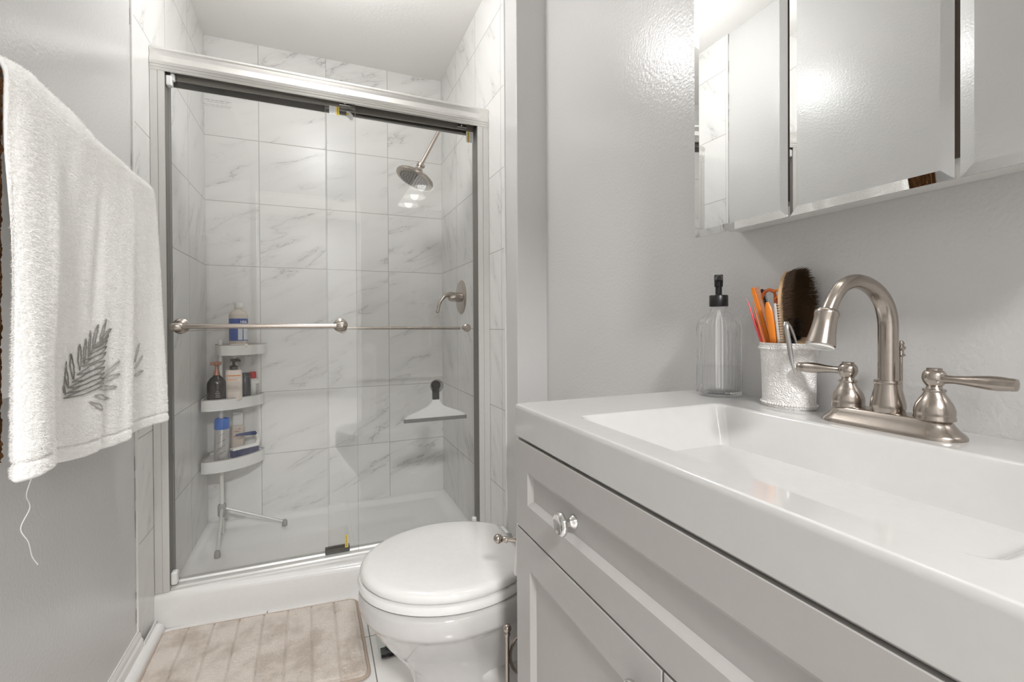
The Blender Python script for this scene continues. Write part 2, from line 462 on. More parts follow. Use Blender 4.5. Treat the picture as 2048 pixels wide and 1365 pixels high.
# header: ribbed front face, channel underneath
prof = [(0.000, -0.005), (0.003, 0.0), (0.072, 0.0), (0.072, -0.094), (0.068, -0.094), (0.068, -0.010), (0.030, -0.012), (0.006, -0.020), (0.006, -0.076), (0.0, -0.076), (-0.0022, -0.074), (-0.0022, -0.0705),
        (0.0, -0.069), (0.0, -0.0665), (-0.0022, -0.065), (-0.0022, -0.0615), (0.0, -0.060), (0.0, -0.0575), (-0.0026, -0.056), (-0.004, -0.047), (-0.0005, -0.036), (0.002, -0.026), (0.0, -0.018), (-0.0035, -0.013), (-0.0035, -0.009)]
rings = []
for x in np.linspace(XL + 0.001, XR - 0.001, 8):
    rings.append([(x, 1.800 + a, hz(x) + b) for a, b in prof])
build(MB().loft(rings), 'header', M['alu'], enc, ang=24)
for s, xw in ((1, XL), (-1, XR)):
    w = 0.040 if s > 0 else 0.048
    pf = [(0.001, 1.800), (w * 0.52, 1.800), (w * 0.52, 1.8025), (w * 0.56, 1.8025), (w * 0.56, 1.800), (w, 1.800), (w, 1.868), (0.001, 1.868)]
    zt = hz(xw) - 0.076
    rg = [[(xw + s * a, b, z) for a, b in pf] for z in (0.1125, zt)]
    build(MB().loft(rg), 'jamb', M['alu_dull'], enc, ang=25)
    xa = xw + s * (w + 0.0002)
    build(MB().box(min(xa, xa + s * 0.0012), max(xa, xa + s * 0.0012), 1.803, 1.866, 0.131, zt - 0.002), 'jamb_shade_strip', M['channel'], enc)  # dark strip added to paint the shade on the jamb's inner face
def trz(x): return 0.001 * (x - XL)
tp = [(1.806, 0.1125), (1.806, 0.118), (1.812, 0.122), (1.830, 0.124), (1.834, 0.130), (1.838, 0.130), (1.838, 0.120), (1.856, 0.120), (1.856, 0.128), (1.860, 0.128), (1.860, 0.1125)]
build(MB().loft([[(x, a, b) for a, b in tp] for x in (XL + 0.041, XR - 0.049)]), 'bottom_track', M['alu_dull'], enc, ang=25)
# panels: outer (left) and inner (right)
ZG0, ZG1 = 0.126, 1.765
outer = build(MB().box(-0.436, 0.135, 1.822, 1.827, ZG0, ZG1), 'door_panel', M['glass_door'], enc, flat=True)
outer['label'] = 'outer left glass panel'
inner = build(MB().box(0.033, 0.601, 1.846, 1.851, ZG0, ZG1), 'door_panel', M['glass_door'], enc, flat=True)
inner['label'] = 'inner right glass panel'
edge_m = pr('green_grey_glass_edge', (150, 158, 152), 0.2)
build(MB().box(0.1352, 0.1362, 1.8222, 1.8268, ZG0, ZG1), 'glass_edge', edge_m, outer)
build(MB().box(0.0318, 0.0328, 1.8462, 1.8508, ZG0, ZG1), 'glass_edge', edge_m, inner)
build(MB().box(-0.437, 0.1365, 1.8195, 1.8295, ZG1 - 0.004, ZG1 + 0.045), 'hanger_rail', M['dark_rail'], outer, bevel=0.001)
build(MB().box(0.032, 0.602, 1.8435, 1.8535, ZG1 - 0.004, ZG1 + 0.045), 'hanger_rail', M['dark_rail'], inner, bevel=0.001)
for x in (0.10, 0.55):
    p_ = outer if x < 0.2 else inner
    y = 1.8175 if x < 0.2 else 1.841
    build(MB().box(x - 0.02, x + 0.02, y - 0.003, y + 0.002, ZG1 + 0.002, ZG1 + 0.026), 'roller_bracket', M['alu'], p_, bevel=0.001)
    build(MB().lathe([(0.004, 0), (0.004, 0.003), (0.001, 0.004)], (x, y - 0.003, ZG1 + 0.012), (0, -1, 0), 12), 'screw', M['chrome'], p_)
# outer towel bar with flared round ends
def flared_end(c, ax, side):
    b = MB().lathe([(0.024, 0), (0.025, 0.003), (0.022, 0.006), (0.023, 0.009), (0.019, 0.012), (0.020, 0.015), (0.015, 0.019), (0.012, 0.026), (0.011, 0.034)], c, ax, 28)
    return b
bar = build(MB().tube([(-0.412, 1.768, 0.963), (0.082, 1.768, 0.961)], 0.0085, 18), 'towel_bar', M['nickel'], outer)
for x in (-0.410, 0.078):
    b = flared_end((x, 1.822, 0.963), (0, -1, 0), 1)
    dx = -1 if x < 0 else 1
    b.lathe([(0.0105, -0.016), (0.0125, -0.012), (0.0135, 0.0), (0.0145, 0.006), (0.013, 0.012), (0.010, 0.016)], (x, 1.768, 0.962), (dx, 0, 0), 24)
    b.tube([(x, 1.79, 0.962), (x, 1.768, 0.962)], [0.011, 0.013], 20)
    build(b, 'bar_post', M['nickel'], outer)
# inner towel bar, inside the shower
ib = build(MB().tube([(0.09, 1.885, 0.953), (0.55, 1.885, 0.948)], 0.0062, 14), 'towel_bar', M['nickel'], inner)
for x in (0.085, 0.566):
    z = 0.949
    b = MB().tube([(x, 1.851, z), (x, 1.892, z)], 0.008, 16)
    build(b, 'bar_post', M['nickel'], inner)
    b = MB().lathe([(0.014, 0), (0.0155, 0.002), (0.0155, 0.010), (0.013, 0.0125), (0.0005, 0.0127)], (x, 1.846, z), (0, -1, 0), 28)
    build(b, 'knob', M['nickel'], inner)
# plastic bumpers, guide, stickers, etched lines
b = MB().box(-0.441, -0.424, 1.803, 1.826, 1.735, 1.768).box(-0.430, -0.417, 1.806, 1.82, 1.752, 1.776)
build(b, 'bumper', M['clear_plastic'], outer, bevel=0.004)
build(MB().box(-0.442, -0.424, 1.803, 1.83, 0.128, 0.170), 'bumper', M['clear_plastic'], outer, bevel=0.005)
build(MB().box(0.585, 0.604, 1.835, 1.856, 0.128, 0.165), 'bumper', M['clear_plastic'], inner, bevel=0.005)
gd = build(MB().box(0.020, 0.105, 1.830, 1.858, 0.121, 0.142).box(0.03, 0.095, 1.836, 1.842, 0.14, 0.150), 'door_guide', pr('dark_guide', (62, 58, 52), 0.5), enc, bevel=0.002)
yel = pr('yellow_sticker', (222, 190, 40), 0.5)
wsti = pr('white_sticker', (226, 226, 228), 0.5)
ink = pr('grey_print', (120, 120, 122), 0.6)
inky = pr('dark_print', (96, 80, 20), 0.6)
def sticker(par, x, y, z, w, h, yx, yw, lines=True):
    s = build(MB().box(x, x + w, y - 0.0006, y - 0.0001, z - h, z), 'sticker', wsti, par, flat=True)
    build(MB().box(x + yx, x + yx + yw, y - 0.001, y - 0.0006, z - h, z), 'warning_stripe', yel, par, flat=True)
    mb = MB()
    for k in range(4):
        xx = x + 0.004 + k * (w * 0.16)
        if lines and not (x + yx - 0.001 < xx < x + yx + yw):
            zz = z - 0.004
            while zz > z - h + 0.006:
                l = random.uniform(0.004, 0.010)
                mb.box(xx, xx + 0.0008, y - 0.001, y - 0.0006, max(zz - l, z - h + 0.003), zz); zz -= l + 0.002
    zz = z - 0.005
    while zz > z - h + 0.006:
        l = random.uniform(0.003, 0.008)
        mb.box(x + yx + yw * 0.4, x + yx + yw * 0.62, y - 0.0014, y - 0.001, zz - l, zz); zz -= l + 0.002
    build(mb, 'printed_lines', ink, par, flat=True)
sticker(outer, 0.046, 1.8215, 1.772, 0.034, 0.042, 0.024, 0.010)
sticker(inner, 0.602 - 0.032, 1.8455, 1.757, 0.030, 0.045, 0.004, 0.010)
sticker(outer, 0.088, 1.8215, 0.190, 0.011, 0.046, 0.000, 0.010, False)
# torn half of a second sticker
z0 = 1.762
poly = [(0.106, z0), (0.120, z0 - 0.003), (0.130, z0 - 0.016), (0.128, z0 - 0.038), (0.124, z0 - 0.029), (0.120, z0 - 0.037), (0.116, z0 - 0.026), (0.106, z0 - 0.024)]
mb = MB().loft([[(x, 1.8454, z) for x, z in poly], [(x, 1.8459, z) for x, z in poly]])
build(mb, 'torn_sticker', wsti, inner, flat=True)
build(MB().lathe([(0.0045, 0), (0.0045, 0.0003)], (0.1095, 1.8453, z0 - 0.012), (0, -1, 0), 16), 'sticker_dot', yel, inner, flat=True)
mb = MB()
for (z, x0, x1, h) in ((1.716, -0.338, -0.262, 0.0022), (1.7105, -0.331, -0.270, 0.0016), (1.701, -0.343, -0.258, 0.0014), (1.696, -0.338, -0.262, 0.0012)):
    x = x0
    while x < x1:
        w = random.uniform(0.006, 0.016); w = min(w, x1 - x)
        k = x
        while k < x + w - 0.001:
            mb.box(k, k + 0.0013, 1.8215, 1.8219, z - h / 2, z + h / 2); k += 0.0017
        x += w + 0.002
build(mb, 'etched_lettering', pr('etched_grey', (150, 148, 145), 0.7), outer, flat=True)

# ------------------------------------------------------------------ shower fittings on the right wall
shw = thing('shower_fixture', (XR, 2.2, 1.99), 'brushed nickel rain shower head on a long straight arm', 'shower head')
build(MB().lathe([(0.030, 0), (0.030, 0.003), (0.024, 0.008), (0.012, 0.012)], (XR, 2.2, 1.990), (-1, 0, 0), 28), 'flange', M['nickel'], shw)
H = Vector((0.455, 2.2, 1.713)); top = Vector((0.562, 2.2, 1.925))
arm = smooth_poly([(XR, 2.2, 1.990), (0.625, 2.2, 1.990), (0.590, 2.2, 1.972), (0.562, 2.2, 1.925)], 16).tolist() + [tuple(H)]
build(MB().tube(arm, 0.0085, 16), 'arm', M['nickel'], shw)
ax = Vector((-0.40, -0.06, -0.90)).normalized()
b = MB().lathe([(0.011, -0.012), (0.017, -0.008), (0.017, 0.006), (0.012, 0.010), (0.012, 0.016), (0.019, 0.020), (0.021, 0.028), (0.014, 0.036)], H, ax, 24)
b.tube([H + Vector((-0.018, 0, 0.004)), H + Vector((0.018, 0, -0.004))], 0.007, 10)
build(b, 'swivel_joint', M['nickel'], shw)
HC = H + ax * 0.036
build(MB().lathe([(0.014, -0.004), (0.022, 0.004), (0.045, 0.012), (0.075, 0.020), (0.088, 0.028), (0.091, 0.035), (0.089, 0.041), (0.084, 0.043), (0.0005, 0.043)], HC, ax, 56), 'head', M['nickel'], shw)
build(MB().lathe([(0.072, 0.0432), (0.072, 0.0446), (0.0005, 0.0448)], HC, ax, 48), 'spray_face', pr('grey_spray_face', (150, 146, 141), 0.35, 0.6), shw)
X_, Y_, _ = basis(ax); mb = MB()
for k in range(1, 6):
    for j in range(6 * k):
        a = 2 * PI * j / (6 * k); r = 0.013 * k
        c = HC + ax * 0.0448 + X_ * (r * math.cos(a)) + Y_ * (r * math.sin(a))
        mb.lathe([(0.0021, 0), (0.0017, 0.0018)], c, ax, 6)
nz = build(mb, 'spray_nozzles', pr('dark_rubber', (58, 55, 53), 0.6), shw)
nz['kind'] = 'stuff'

valve = thing('shower_valve', (XR, 2.205, 1.096), 'round brushed nickel shower valve with curved lever handle', 'shower valve')
VC = Vector((XR, 2.205, 1.096))
build(MB().lathe([(0.083, 0), (0.083, 0.003), (0.078, 0.007), (0.060, 0.010), (0.030, 0.012)], VC, (-1, 0, 0), 56), 'escutcheon', M['nickel'], valve)
build(MB().lathe([(0.024, 0.008), (0.022, 0.030), (0.0225, 0.032), (0.022, 0.034), (0.021, 0.058), (0.015, 0.066), (0.0005, 0.068)], VC, (-1, 0, 0), 32), 'hub', M['nickel'], valve)
lv = smooth_poly([(0.612, 2.205, 1.104), (0.592, 2.200, 1.108), (0.565, 2.192, 1.098), (0.540, 2.185, 1.068), (0.528, 2.180, 1.030), (0.524, 2.178, 1.018)], 22).tolist()
rr = [0.019 - 0.0105 * sstep(0, 0.6, i / 21) for i in range(22)]; rr[-1] = 0.005
build(MB().tube(lv, rr, 16, squash=(1, 0.8)), 'lever', M['nickel'], valve)

sq = thing('squeegee', (0.44, 1.905, 0.70), 'white shower squeegee hanging from a suction cup on the glass', 'squeegee')
gy = 1.851
build(MB().lathe([(0.0275, 0), (0.026, 0.002), (0.018, 0.006), (0.012, 0.010), (0.010, 0.018)], (0.442, gy, 0.716), (0, 1, 0), 32), 'suction_cup', glass('soft_clear_rubber', (0.75, 0.75, 0.74), f0=0.08, rough=0.2), sq)
b = MB().lathe([(0.019, 0), (0.019, 0.010), (0.016, 0.013), (0.0005, 0.013)], (0.442, gy + 0.012, 0.717), (0, 1, 0), 32)
b.box(0.427, 0.455, gy + 0.010, gy + 0.022, 0.660, 0.708)
build(b, 'handle', pr('dark_grey_rubber', (70, 69, 68), 0.45, var=0.3, bscale=90), sq, bevel=0.003)
hw = [(0.014, 0.664), (0.016, 0.655), (0.022, 0.645), (0.035, 0.633), (0.060, 0.622), (0.090, 0.611), (0.112, 0.602), (0.122, 0.594), (0.1265, 0.586)]
pl = [(0.441 - w, z) for w, z in hw] + [(0.441 + w, z) for w, z in hw[::-1]]
yy = gy + 0.014
b = MB().loft([[(x, yy - 0.0, z) for x, z in pl], [(x, yy - 0.004, z) for x, z in pl], [(x, yy - 0.004 + 0.016, z) for x, z in pl]])
build(b, 'head', pr('white_squeegee_plastic', (226, 225, 222), 0.4), sq, bevel=0.002)
build(MB().box(0.313, 0.569, yy - 0.006, yy + 0.008, 0.574, 0.588), 'blade', pr('grey_rubber_blade', (128, 126, 124), 0.5), sq, bevel=0.001)

# ------------------------------------------------------------------ corner caddy
cad = thing('corner_caddy', (-0.412, 2.47, 0.02), 'white three tier corner shower caddy on a tripod pole', 'caddy')
PX, PY = -0.405, 2.455
build(MB().tube([(PX, PY, 0.021), (PX, PY, 0.90)], 0.0085, 16), 'pole', pr('white_pole', (216, 214, 210), 0.3), cad)
grey_f = pr('grey_foot', (150, 149, 147), 0.5)
build(MB().lathe([(0.012, 0.0), (0.017, 0.01), (0.017, 0.05), (0.013, 0.058)], (PX, PY, 0.098), n=20), 'hub', grey_f, cad)
for dx, dy in ((0.02, -0.23), (0.255, 0.0)):
    lg = build(MB().tube([(PX + 0.05 * dx, PY + 0.05 * dy, 0.135), (PX + 0.97 * dx, PY + 0.97 * dy, 0.036)], 0.0062, 12), 'leg', M['alu_dull'], cad)
    build(MB().lathe([(0.012, 0), (0.011, 0.018), (0.008, 0.026)], (PX + dx, PY + dy, 0.0165), n=14), 'foot', grey_f, lg)
sheets = {}
def shelf(zt, h, pts, name='shelf', solid=0.0):
    pl = smooth_poly(pts['front'], 26).tolist() + pts['back']
    c = np.mean(np.array(pl), axis=0)
    def inset(d): return [(x + (c[0] - x) * d, y + (c[1] - y) * d) for x, y in pl]
    rg = [[(x, y, zt - h) for x, y in pl], [(x, y, zt) for x, y in pl], [(x, y, zt) for x, y in inset(0.05)], [(x, y, zt - 0.010) for x, y in inset(0.05)]]
    s = build(MB().loft(rg), name, M['white_plastic'], cad, ang=30)
    rg = [[(x, y, zt) for x, y in pl], [(x, y, zt + 0.004) for x, y in pl], [(x, y, zt + 0.004) for x, y in inset(0.055)], [(x, y, zt) for x, y in inset(0.055)]]
    build(MB().loft(rg, loop=True), 'rim', M['grey_plastic'], s, ang=30)
    return zt - 0.010
# (front edge from left tip to right tip, then the back corner)
s3 = shelf(0.366, 0.050, dict(front=[(-0.472, 2.395), (-0.448, 2.385), (-0.38, 2.395), (-0.31, 2.44), (-0.258, 2.505), (-0.242, 2.560)], back=[(-0.25, 2.578), (-0.466, 2.578), (-0.474, 2.57)]))
s2 = shelf(0.634, 0.047, dict(front=[(-0.472, 2.405), (-0.448, 2.395), (-0.38, 2.405), (-0.31, 2.45), (-0.258, 2.51), (-0.242, 2.560)], back=[(-0.25, 2.578), (-0.466, 2.578), (-0.474, 2.57)]))
s1 = shelf(0.874, 0.044, dict(front=[(-0.408, 2.425), (-0.39, 2.405), (-0.345, 2.40), (-0.29, 2.43), (-0.240, 2.500), (-0.228, 2.555)], back=[(-0.24, 2.575), (-0.43, 2.575), (-0.44, 2.54)]))

# ------------------------------------------------------------------ things on the caddy
def cyl(mat_name): return M[mat_name]
# top: castile soap bottle with blue label
bx, by, bz = -0.338, 2.490, s1
cb = thing('soap_bottle', (bx, by, bz), 'clear soap bottle with blue label on the top caddy shelf', 'bottle')
R = 0.038
build(MB().lathe([(R * 0.9, 0), (R, 0.006), (R, 0.148), (R * 0.95, 0.155), (R * 0.8, 0.162), (0.018, 0.171), (0.0145, 0.175), (0.0145, 0.182)], (bx, by, bz), n=40), 'body', pr('amber_clear_plastic', (206, 196, 184), 0.15, trans=0.0), cb)
build(MB().lathe([(0.0155, 0.180), (0.0165, 0.182), (0.0165, 0.203), (0.015, 0.205), (0.0005, 0.2055)], (bx, by, bz), n=28), 'cap', M['white_plastic'], cb)
def label_band(par, c, r, z0, z1, a0, a1, mat, name='paper_label'):
    n = max(3, int((a1 - a0) / 0.08)); mb = MB()
    rg = []
    for zz, rr in ((z0, r), (z1, r), (z1, r + 0.0006), (z0, r + 0.0006)):
        rg.append([(c[0] + rr * math.cos(a0 + (a1 - a0) * i / n), c[1] + rr * math.sin(a0 + (a1 - a0) * i / n), zz) for i in range(n + 1)])
    vs = [p for q in rg for p in q]; k = n + 1; fs = []
    for j in range(4):
        for i in range(n):
            a, b2 = j * k, ((j + 1) % 4) * k
            fs.append((a + i, a + i + 1, b2 + i + 1, b2 + i))
    fs.append((0, k, 2 * k, 3 * k)); fs.append((n, 3 * k + n, 2 * k + n, k + n))
    mb.add(vs, fs)
    return build(mb, name, mat, par)
blue = pr('blue_label', (62, 86, 158), 0.4, var=0.12, bscale=40)
blue_d = pr('deep_blue_label', (32, 62, 150), 0.4)
pale = pr('pale_label', (205, 210, 214), 0.5)
cang = math.atan2(-by, -bx)          # angle facing the camera
label_band(cb, (bx, by), R, bz + 0.030, bz + 0.132, cang - 1.5, cang + 1.5, blue)
lb = label_band(cb, (bx, by), R + 0.0006, bz + 0.103, bz + 0.131, cang - 0.1, cang + 1.5, blue_d, 'label_heading')
label_band(cb, (bx, by), R + 0.0006, bz + 0.034, bz + 0.098, cang - 0.05, cang + 0.42, pale, 'label_panel')
label_band(cb, (bx, by), R + 0.0006, bz + 0.034, bz + 0.088, cang + 0.55, cang + 1.3, pale, 'label_panel')
def wrap_text(par, s, size, c, r, zc, amid, mat, name, sq=1.0, off=0.0):
    vs, fs = text_mesh(s, size, off)
    h = max(v[1] for v in vs) / 2
    out = [(c[0] + (r + v[2] + 0.0002) * math.cos(amid + v[0] * sq / r), c[1] + (r + v[2] + 0.0002) * math.sin(amid + v[0] * sq / r), zc + v[1] - h) for v in vs]
    mb = MB(); mb.add(out, fs)
    return build(mb, name, mat, par, flat=True)
white_ink = pr('white_print', (235, 236, 238), 0.5)
wrap_text(cb, 'HEAL', 0.0165, (bx, by), R + 0.0012, bz + 0.117, cang + 0.62, white_ink, 'label_lettering', 0.85, 0.0003)
tag(build(MB().box(-0.362, -0.292, 2.418, 2.448, s1, s1 + 0.016), 'soap_bar', pr('pale_pink_soap', (228, 218, 212), 0.45), bevel=0.005, seg=3), 'pale soap bar in front of the blue labelled bottle', 'soap')

# middle shelf
def pump_top(par, c, z, mat, r0=0.014, s=1.0, yaw=0.0):
    b = MB().lathe([(r0, 0), (r0, 0.016 * s), (r0 * 0.8, 0.019 * s), (0.006, 0.022 * s), (0.0055, 0.040 * s), (0.008, 0.042 * s), (0.008, 0.048 * s), (0.0005, 0.049 * s)], (c[0], c[1], z), n=24)
    d = Vector((math.cos(yaw), math.sin(yaw), 0))
    p = Vector((c[0], c[1], z + 0.045 * s))
    b.tube([p - d * 0.014, p + d * 0.006, p + d * 0.020, p + d * 0.026 + Vector((0, 0, -0.006))], [0.006, 0.0065, 0.005, 0.004], 10)
    return build(b, 'pump', mat, par)
# dark amber bottle
c = (-0.418, 2.440)
t = thing('pump_bottle', (c[0], c[1], s2), 'dark brown pump bottle at the left of the middle caddy shelf', 'bottle', 'bottles on the middle caddy shelf')
body = MB().lathe([(0.036, 0), (0.0385, 0.004), (0.0385, 0.075), (0.036, 0.088), (0.026, 0.104), (0.015, 0.114), (0.013, 0.120)], (c[0], c[1], s2), n=32, sy=0.75)
build(body, 'body', pr('dark_amber_plastic', (34, 26, 22), 0.12), t)
build(MB().lathe([(0.014, 0), (0.010, 0.018), (0.006, 0.026), (0.006, 0.042), (0.012, 0.044), (0.012, 0.058), (0.0005, 0.060)], (c[0], c[1], s2 + 0.118), n=20).box(c[0] - 0.024, c[0] + 0.018, c[1] - 0.008, c[1] + 0.008, s2 + 0.164, s2 + 0.178), 'pump', pr('copper_pump', (168, 120, 100), 0.3, 0.3, var=0.25, bscale=120), t, bevel=0.001)
for rows in (((0.090, 0.016), (0.083, 0.010)), ((0.046, 0.010), (0.038, 0.018), (0.030, 0.014), (0.022, 0.018))):
    mb = MB()
    for z, w in rows:
        x = -w / 2
        while x < w / 2:
            l = random.uniform(0.002, 0.005); mb.box(c[0] + 0.008 + x, c[0] + 0.008 + min(x + l, w / 2), c[1] - 0.0292, c[1] - 0.0286, s2 + z - 0.001, s2 + z + 0.001); x += l + 0.0012
    build(mb, 'printed_lines', pr('pale_print', (200, 198, 195), 0.5), t, flat=True)
# cream bottle
c = (-0.352, 2.448)
t = thing('pump_bottle', (c[0], c[1], s2), 'cream pump bottle with orange stripes and dark brown pump', 'bottle', 'bottles on the middle caddy shelf')
pts = rrect(c[0] - 0.033, c[0] + 0.033, c[1] - 0.022, c[1] + 0.022, 0.018, 0)
rg = [[(c[0] + (x - c[0]) * k, c[1] + (y - c[1]) * k, s2 + z) for x, y, _ in pts] for k, z in ((0.9, 0), (1, 0.004), (1, 0.130), (0.95, 0.137), (0.6, 0.140))]
build(MB().loft(rg), 'body', pr('cream_plastic', (226, 214, 204), 0.35), t)
pump_top(t, c, s2 + 0.139, pr('dark_brown_plastic', (52, 42, 38), 0.4), 0.017, 0.95, yaw=0.1)
org = pr('orange_print', (228, 142, 62), 0.5)
mb = MB().box(c[0] - 0.026, c[0] + 0.030, c[1] - 0.0225, c[1] - 0.0219, s2 + 0.111, s2 + 0.116)
mb.box(c[0] - 0.026, c[0] + 0.016, c[1] - 0.0225, c[1] - 0.0219, s2 + 0.0935, s2 + 0.0965)
build(mb, 'orange_stripe', org, t, flat=True)
mb = MB()
for z in (0.103, 0.085, 0.078, 0.071, 0.063, 0.056, 0.049, 0.042):
    x = -0.024
    while x < 0.022:
        l = random.uniform(0.003, 0.009); mb.box(c[0] + x, c[0] + min(x + l, 0.024), c[1] - 0.0225, c[1] - 0.0219, s2 + z - 0.0007, s2 + z + 0.0007); x += l + 0.0015
build(mb, 'printed_lines', pr('tan_print', (176, 160, 150), 0.5), t, flat=True)
# white pump bottle behind
c = (-0.362, 2.526)
t = thing('pump_bottle', (c[0], c[1], s2), 'white pump bottle standing behind the cream bottle', 'bottle', 'bottles on the middle caddy shelf')
build(MB().lathe([(0.028, 0), (0.030, 0.004), (0.030, 0.125), (0.022, 0.140), (0.012, 0.148)], (c[0], c[1], s2), n=28), 'body', M['white_plastic'], t)
pump_top(t, c, s2 + 0.146, M['clear_plastic'], 0.013, 1.1, yaw=0.3)
# slim black bottle
c = (-0.312, 2.486)
t = thing('slim_bottle', (c[0], c[1], s2), 'slim black bottle between the cream and red capped bottles', 'bottle', 'bottles on the middle caddy shelf')
build(MB().lathe([(0.021, 0), (0.023, 0.004), (0.023, 0.098), (0.019, 0.104)], (c[0], c[1], s2), n=24), 'body', pr('black_bottle', (30, 26, 28), 0.25, var=0.5, bscale=150), t)
build(MB().lathe([(0.019, 0.104), (0.019, 0.118), (0.017, 0.120), (0.0005, 0.1205)], (c[0], c[1], s2), n=24), 'cap', M['black_plastic'], t)
# red cap bottle
c = (-0.288, 2.537)
t = thing('cap_bottle', (c[0], c[1], s2), 'white bottle with a red cap on the middle caddy shelf', 'bottle', 'bottles on the middle caddy shelf')
build(MB().lathe([(0.028, 0), (0.031, 0.005), (0.031, 0.066), (0.029, 0.076), (0.021, 0.085), (0.015, 0.088)], (c[0], c[1], s2), n=32), 'body', M['white_plastic'], t)
build(MB().lathe([(0.0155, 0.087), (0.016, 0.089), (0.0155, 0.115), (0.013, 0.118), (0.0005, 0.1185)], (c[0], c[1], s2), n=28, ribs=14, rib=0.02), 'cap', pr('red_plastic', (188, 52, 52), 0.4), t)
mb = MB()
ca = math.atan2(-c[1], -c[0])
for k in range(9):
    a0 = ca + 0.42; z = s2 + 0.012 + k * 0.006
    pts4 = [(c[0] + 0.0316 * math.cos(a0 + q), c[1] + 0.0316 * math.sin(a0 + q)) for q in np.linspace(0, 0.72, 6)]
    mb.add([(x, y, z) for x, y in pts4] + [(x, y, z + 0.0028) for x, y in pts4], [(i, i + 1, i + 7, i + 6) for i in range(5)])
build(mb, 'printed_lines', pr('grey_barcode', (120, 116, 114), 0.5), t, flat=True)
mb = MB()
pts4 = [(c[0] + 0.0316 * math.cos(ca - 0.9 + q), c[1] + 0.0316 * math.sin(ca - 0.9 + q)) for q in np.linspace(0, 0.4, 5)]
mb.add([(x, y, s2 + 0.030) for x, y in pts4] + [(x, y, s2 + 0.058) for x, y in pts4], [(i, i + 1, i + 6, i + 5) for i in range(4)])
build(mb, 'red_emblem', pr('red_print', (190, 96, 108), 0.5, var=0.4, bscale=200), t, flat=True)
# suction cup ring left behind the amber bottle
tag(build(MB().lathe([(0.034, 0), (0.034, 0.0015), (0.030, 0.003), (0.012, 0.006), (0.008, 0.016), (0.0005, 0.017)], (-0.433, YB - 0.0005, 0.800), (0, -1, 0), 32), 'suction_cup', glass('clear_suction', (0.985, 0.98, 0.975), f0=0.04, rough=0.1)), 'clear suction cup on the back tiles above the dark pump bottle', 'suction cup')

# bottom shelf
c = (-0.402, 2.432)
t = thing('spray_can', (c[0], c[1], s3), 'silver spray can with a blue cap on the bottom caddy shelf', 'spray can')
tip = Vector((0.025, 0.0, 1)).normalized()
build(MB().lathe([(0.027, 0), (0.029, 0.003), (0.029, 0.143), (0.027, 0.150)], (c[0], c[1], s3), tuple(tip), 36), 'can', pr('printed_silver_can', (190, 188, 186), 0.28, 0.55, var=0.25, bscale=70, aniso=(1, 1, 0.3)), t)
build(MB().lathe([(0.0298, 0.146), (0.0305, 0.148), (0.0305, 0.184), (0.0285, 0.191), (0.024, 0.193), (0.0235, 0.189), (0.0005, 0.189)], (c[0], c[1], s3), tuple(tip), 36), 'cap', pr('blue_plastic', (24, 92, 176), 0.3), t)
mb = MB()
for k, (z, a0, a1) in enumerate(((0.093, 0.1, 0.95), (0.12, -0.2, 0.6), (0.08, -0.6, -0.1), (0.06, -0.5, 0.4), (0.05, -0.7, 0.1), (0.035, -0.3, 0.6))):
    ca = math.atan2(-c[1], -c[0]); pp = np.linspace(a0, a1, 8)
    ps = [(c[0] + 0.02 * z + 0.0294 * math.cos(ca + q), c[1] + 0.0294 * math.sin(ca + q)) for q in pp]
    mb.add([(x, y, s3 + z + 0.002 * i) for i, (x, y) in enumerate(ps)] + [(x, y, s3 + z + 0.002 * i + 0.002) for i, (x, y) in enumerate(ps)], [(i, i + 1, i + 9, i + 8) for i in range(7)])
build(mb, 'printed_lines', pr('dark_can_print', (92, 90, 92), 0.4), t, flat=True)
# white bottle at the back
c = (-0.352, 2.548)
t = thing('flat_bottle', (c[0], c[1], s3), 'white bottle with red print behind the scrub brush', 'bottle')
pts = rrect(c[0] - 0.026, c[0] + 0.026, c[1] - 0.018, c[1] + 0.018, 0.012, 0)
build(MB().loft([[(x, y, s3 + z) for x, y, _ in pts] for z in (0, 0.135)]), 'body', pr('beige_plastic', (206, 192, 178), 0.4), t, bevel=0.003)
pts = rrect(c[0] - 0.022, c[0] + 0.022, c[1] - 0.015, c[1] + 0.015, 0.008, 0)
build(MB().loft([[(x, y, s3 + z) for x, y, _ in pts] for z in (0.135, 0.196)]), 'cap', M['white_plastic'], t, bevel=0.003)
mb = MB()
for z, x0, w in ((0.118, 0.006, 0.007), (0.106, -0.012, 0.020), (0.092, -0.006, 0.012), (0.083, -0.016, 0.018)):
    mb.box(c[0] + x0, c[0] + x0 + w, c[1] - 0.0185, c[1] - 0.0179, s3 + z, s3 + z + 0.004)
build(mb, 'red_print', pr('brick_print', (170, 110, 96), 0.5), t, flat=True)
# scrub brush
A = Vector((-0.368, 2.452, s3)); B = Vector((-0.268, 2.528, s3)); D = (B - A).normalized(); S_ = Vector((-D.y, D.x, 0))
t = thing('scrub_brush', tuple((A + B) / 2), 'scrub brush with blue bristles and blue and white handle', 'brush')
def seg(u, h): return A + (B - A) * u + Vector((0, 0, h))
rg = [[seg(u, h) + S_ * q for q, h in ((-0.016, 0.036), (0.016, 0.036), (0.017, 0.042), (0.012, 0.047 + 0.003 * u), (-0.012, 0.047 + 0.003 * u), (-0.017, 0.042))] for u in (0.02, 0.3, 0.7, 1.0)]
build(MB().loft(rg), 'base', pr('white_brush_plastic', (228, 226, 222), 0.35), t, bevel=0.002)
lp = smooth_poly([seg(0.97, 0.046), seg(1.02, 0.060), seg(0.985, 0.082), seg(0.93, 0.097), seg(0.90, 0.102)], 16).tolist()
build(MB().tube(lp, [0.010 - 0.002 * i / 15 for i in range(16)], 12), 'handle_loop', pr('white_brush_plastic', (228, 226, 222), 0.35), t)
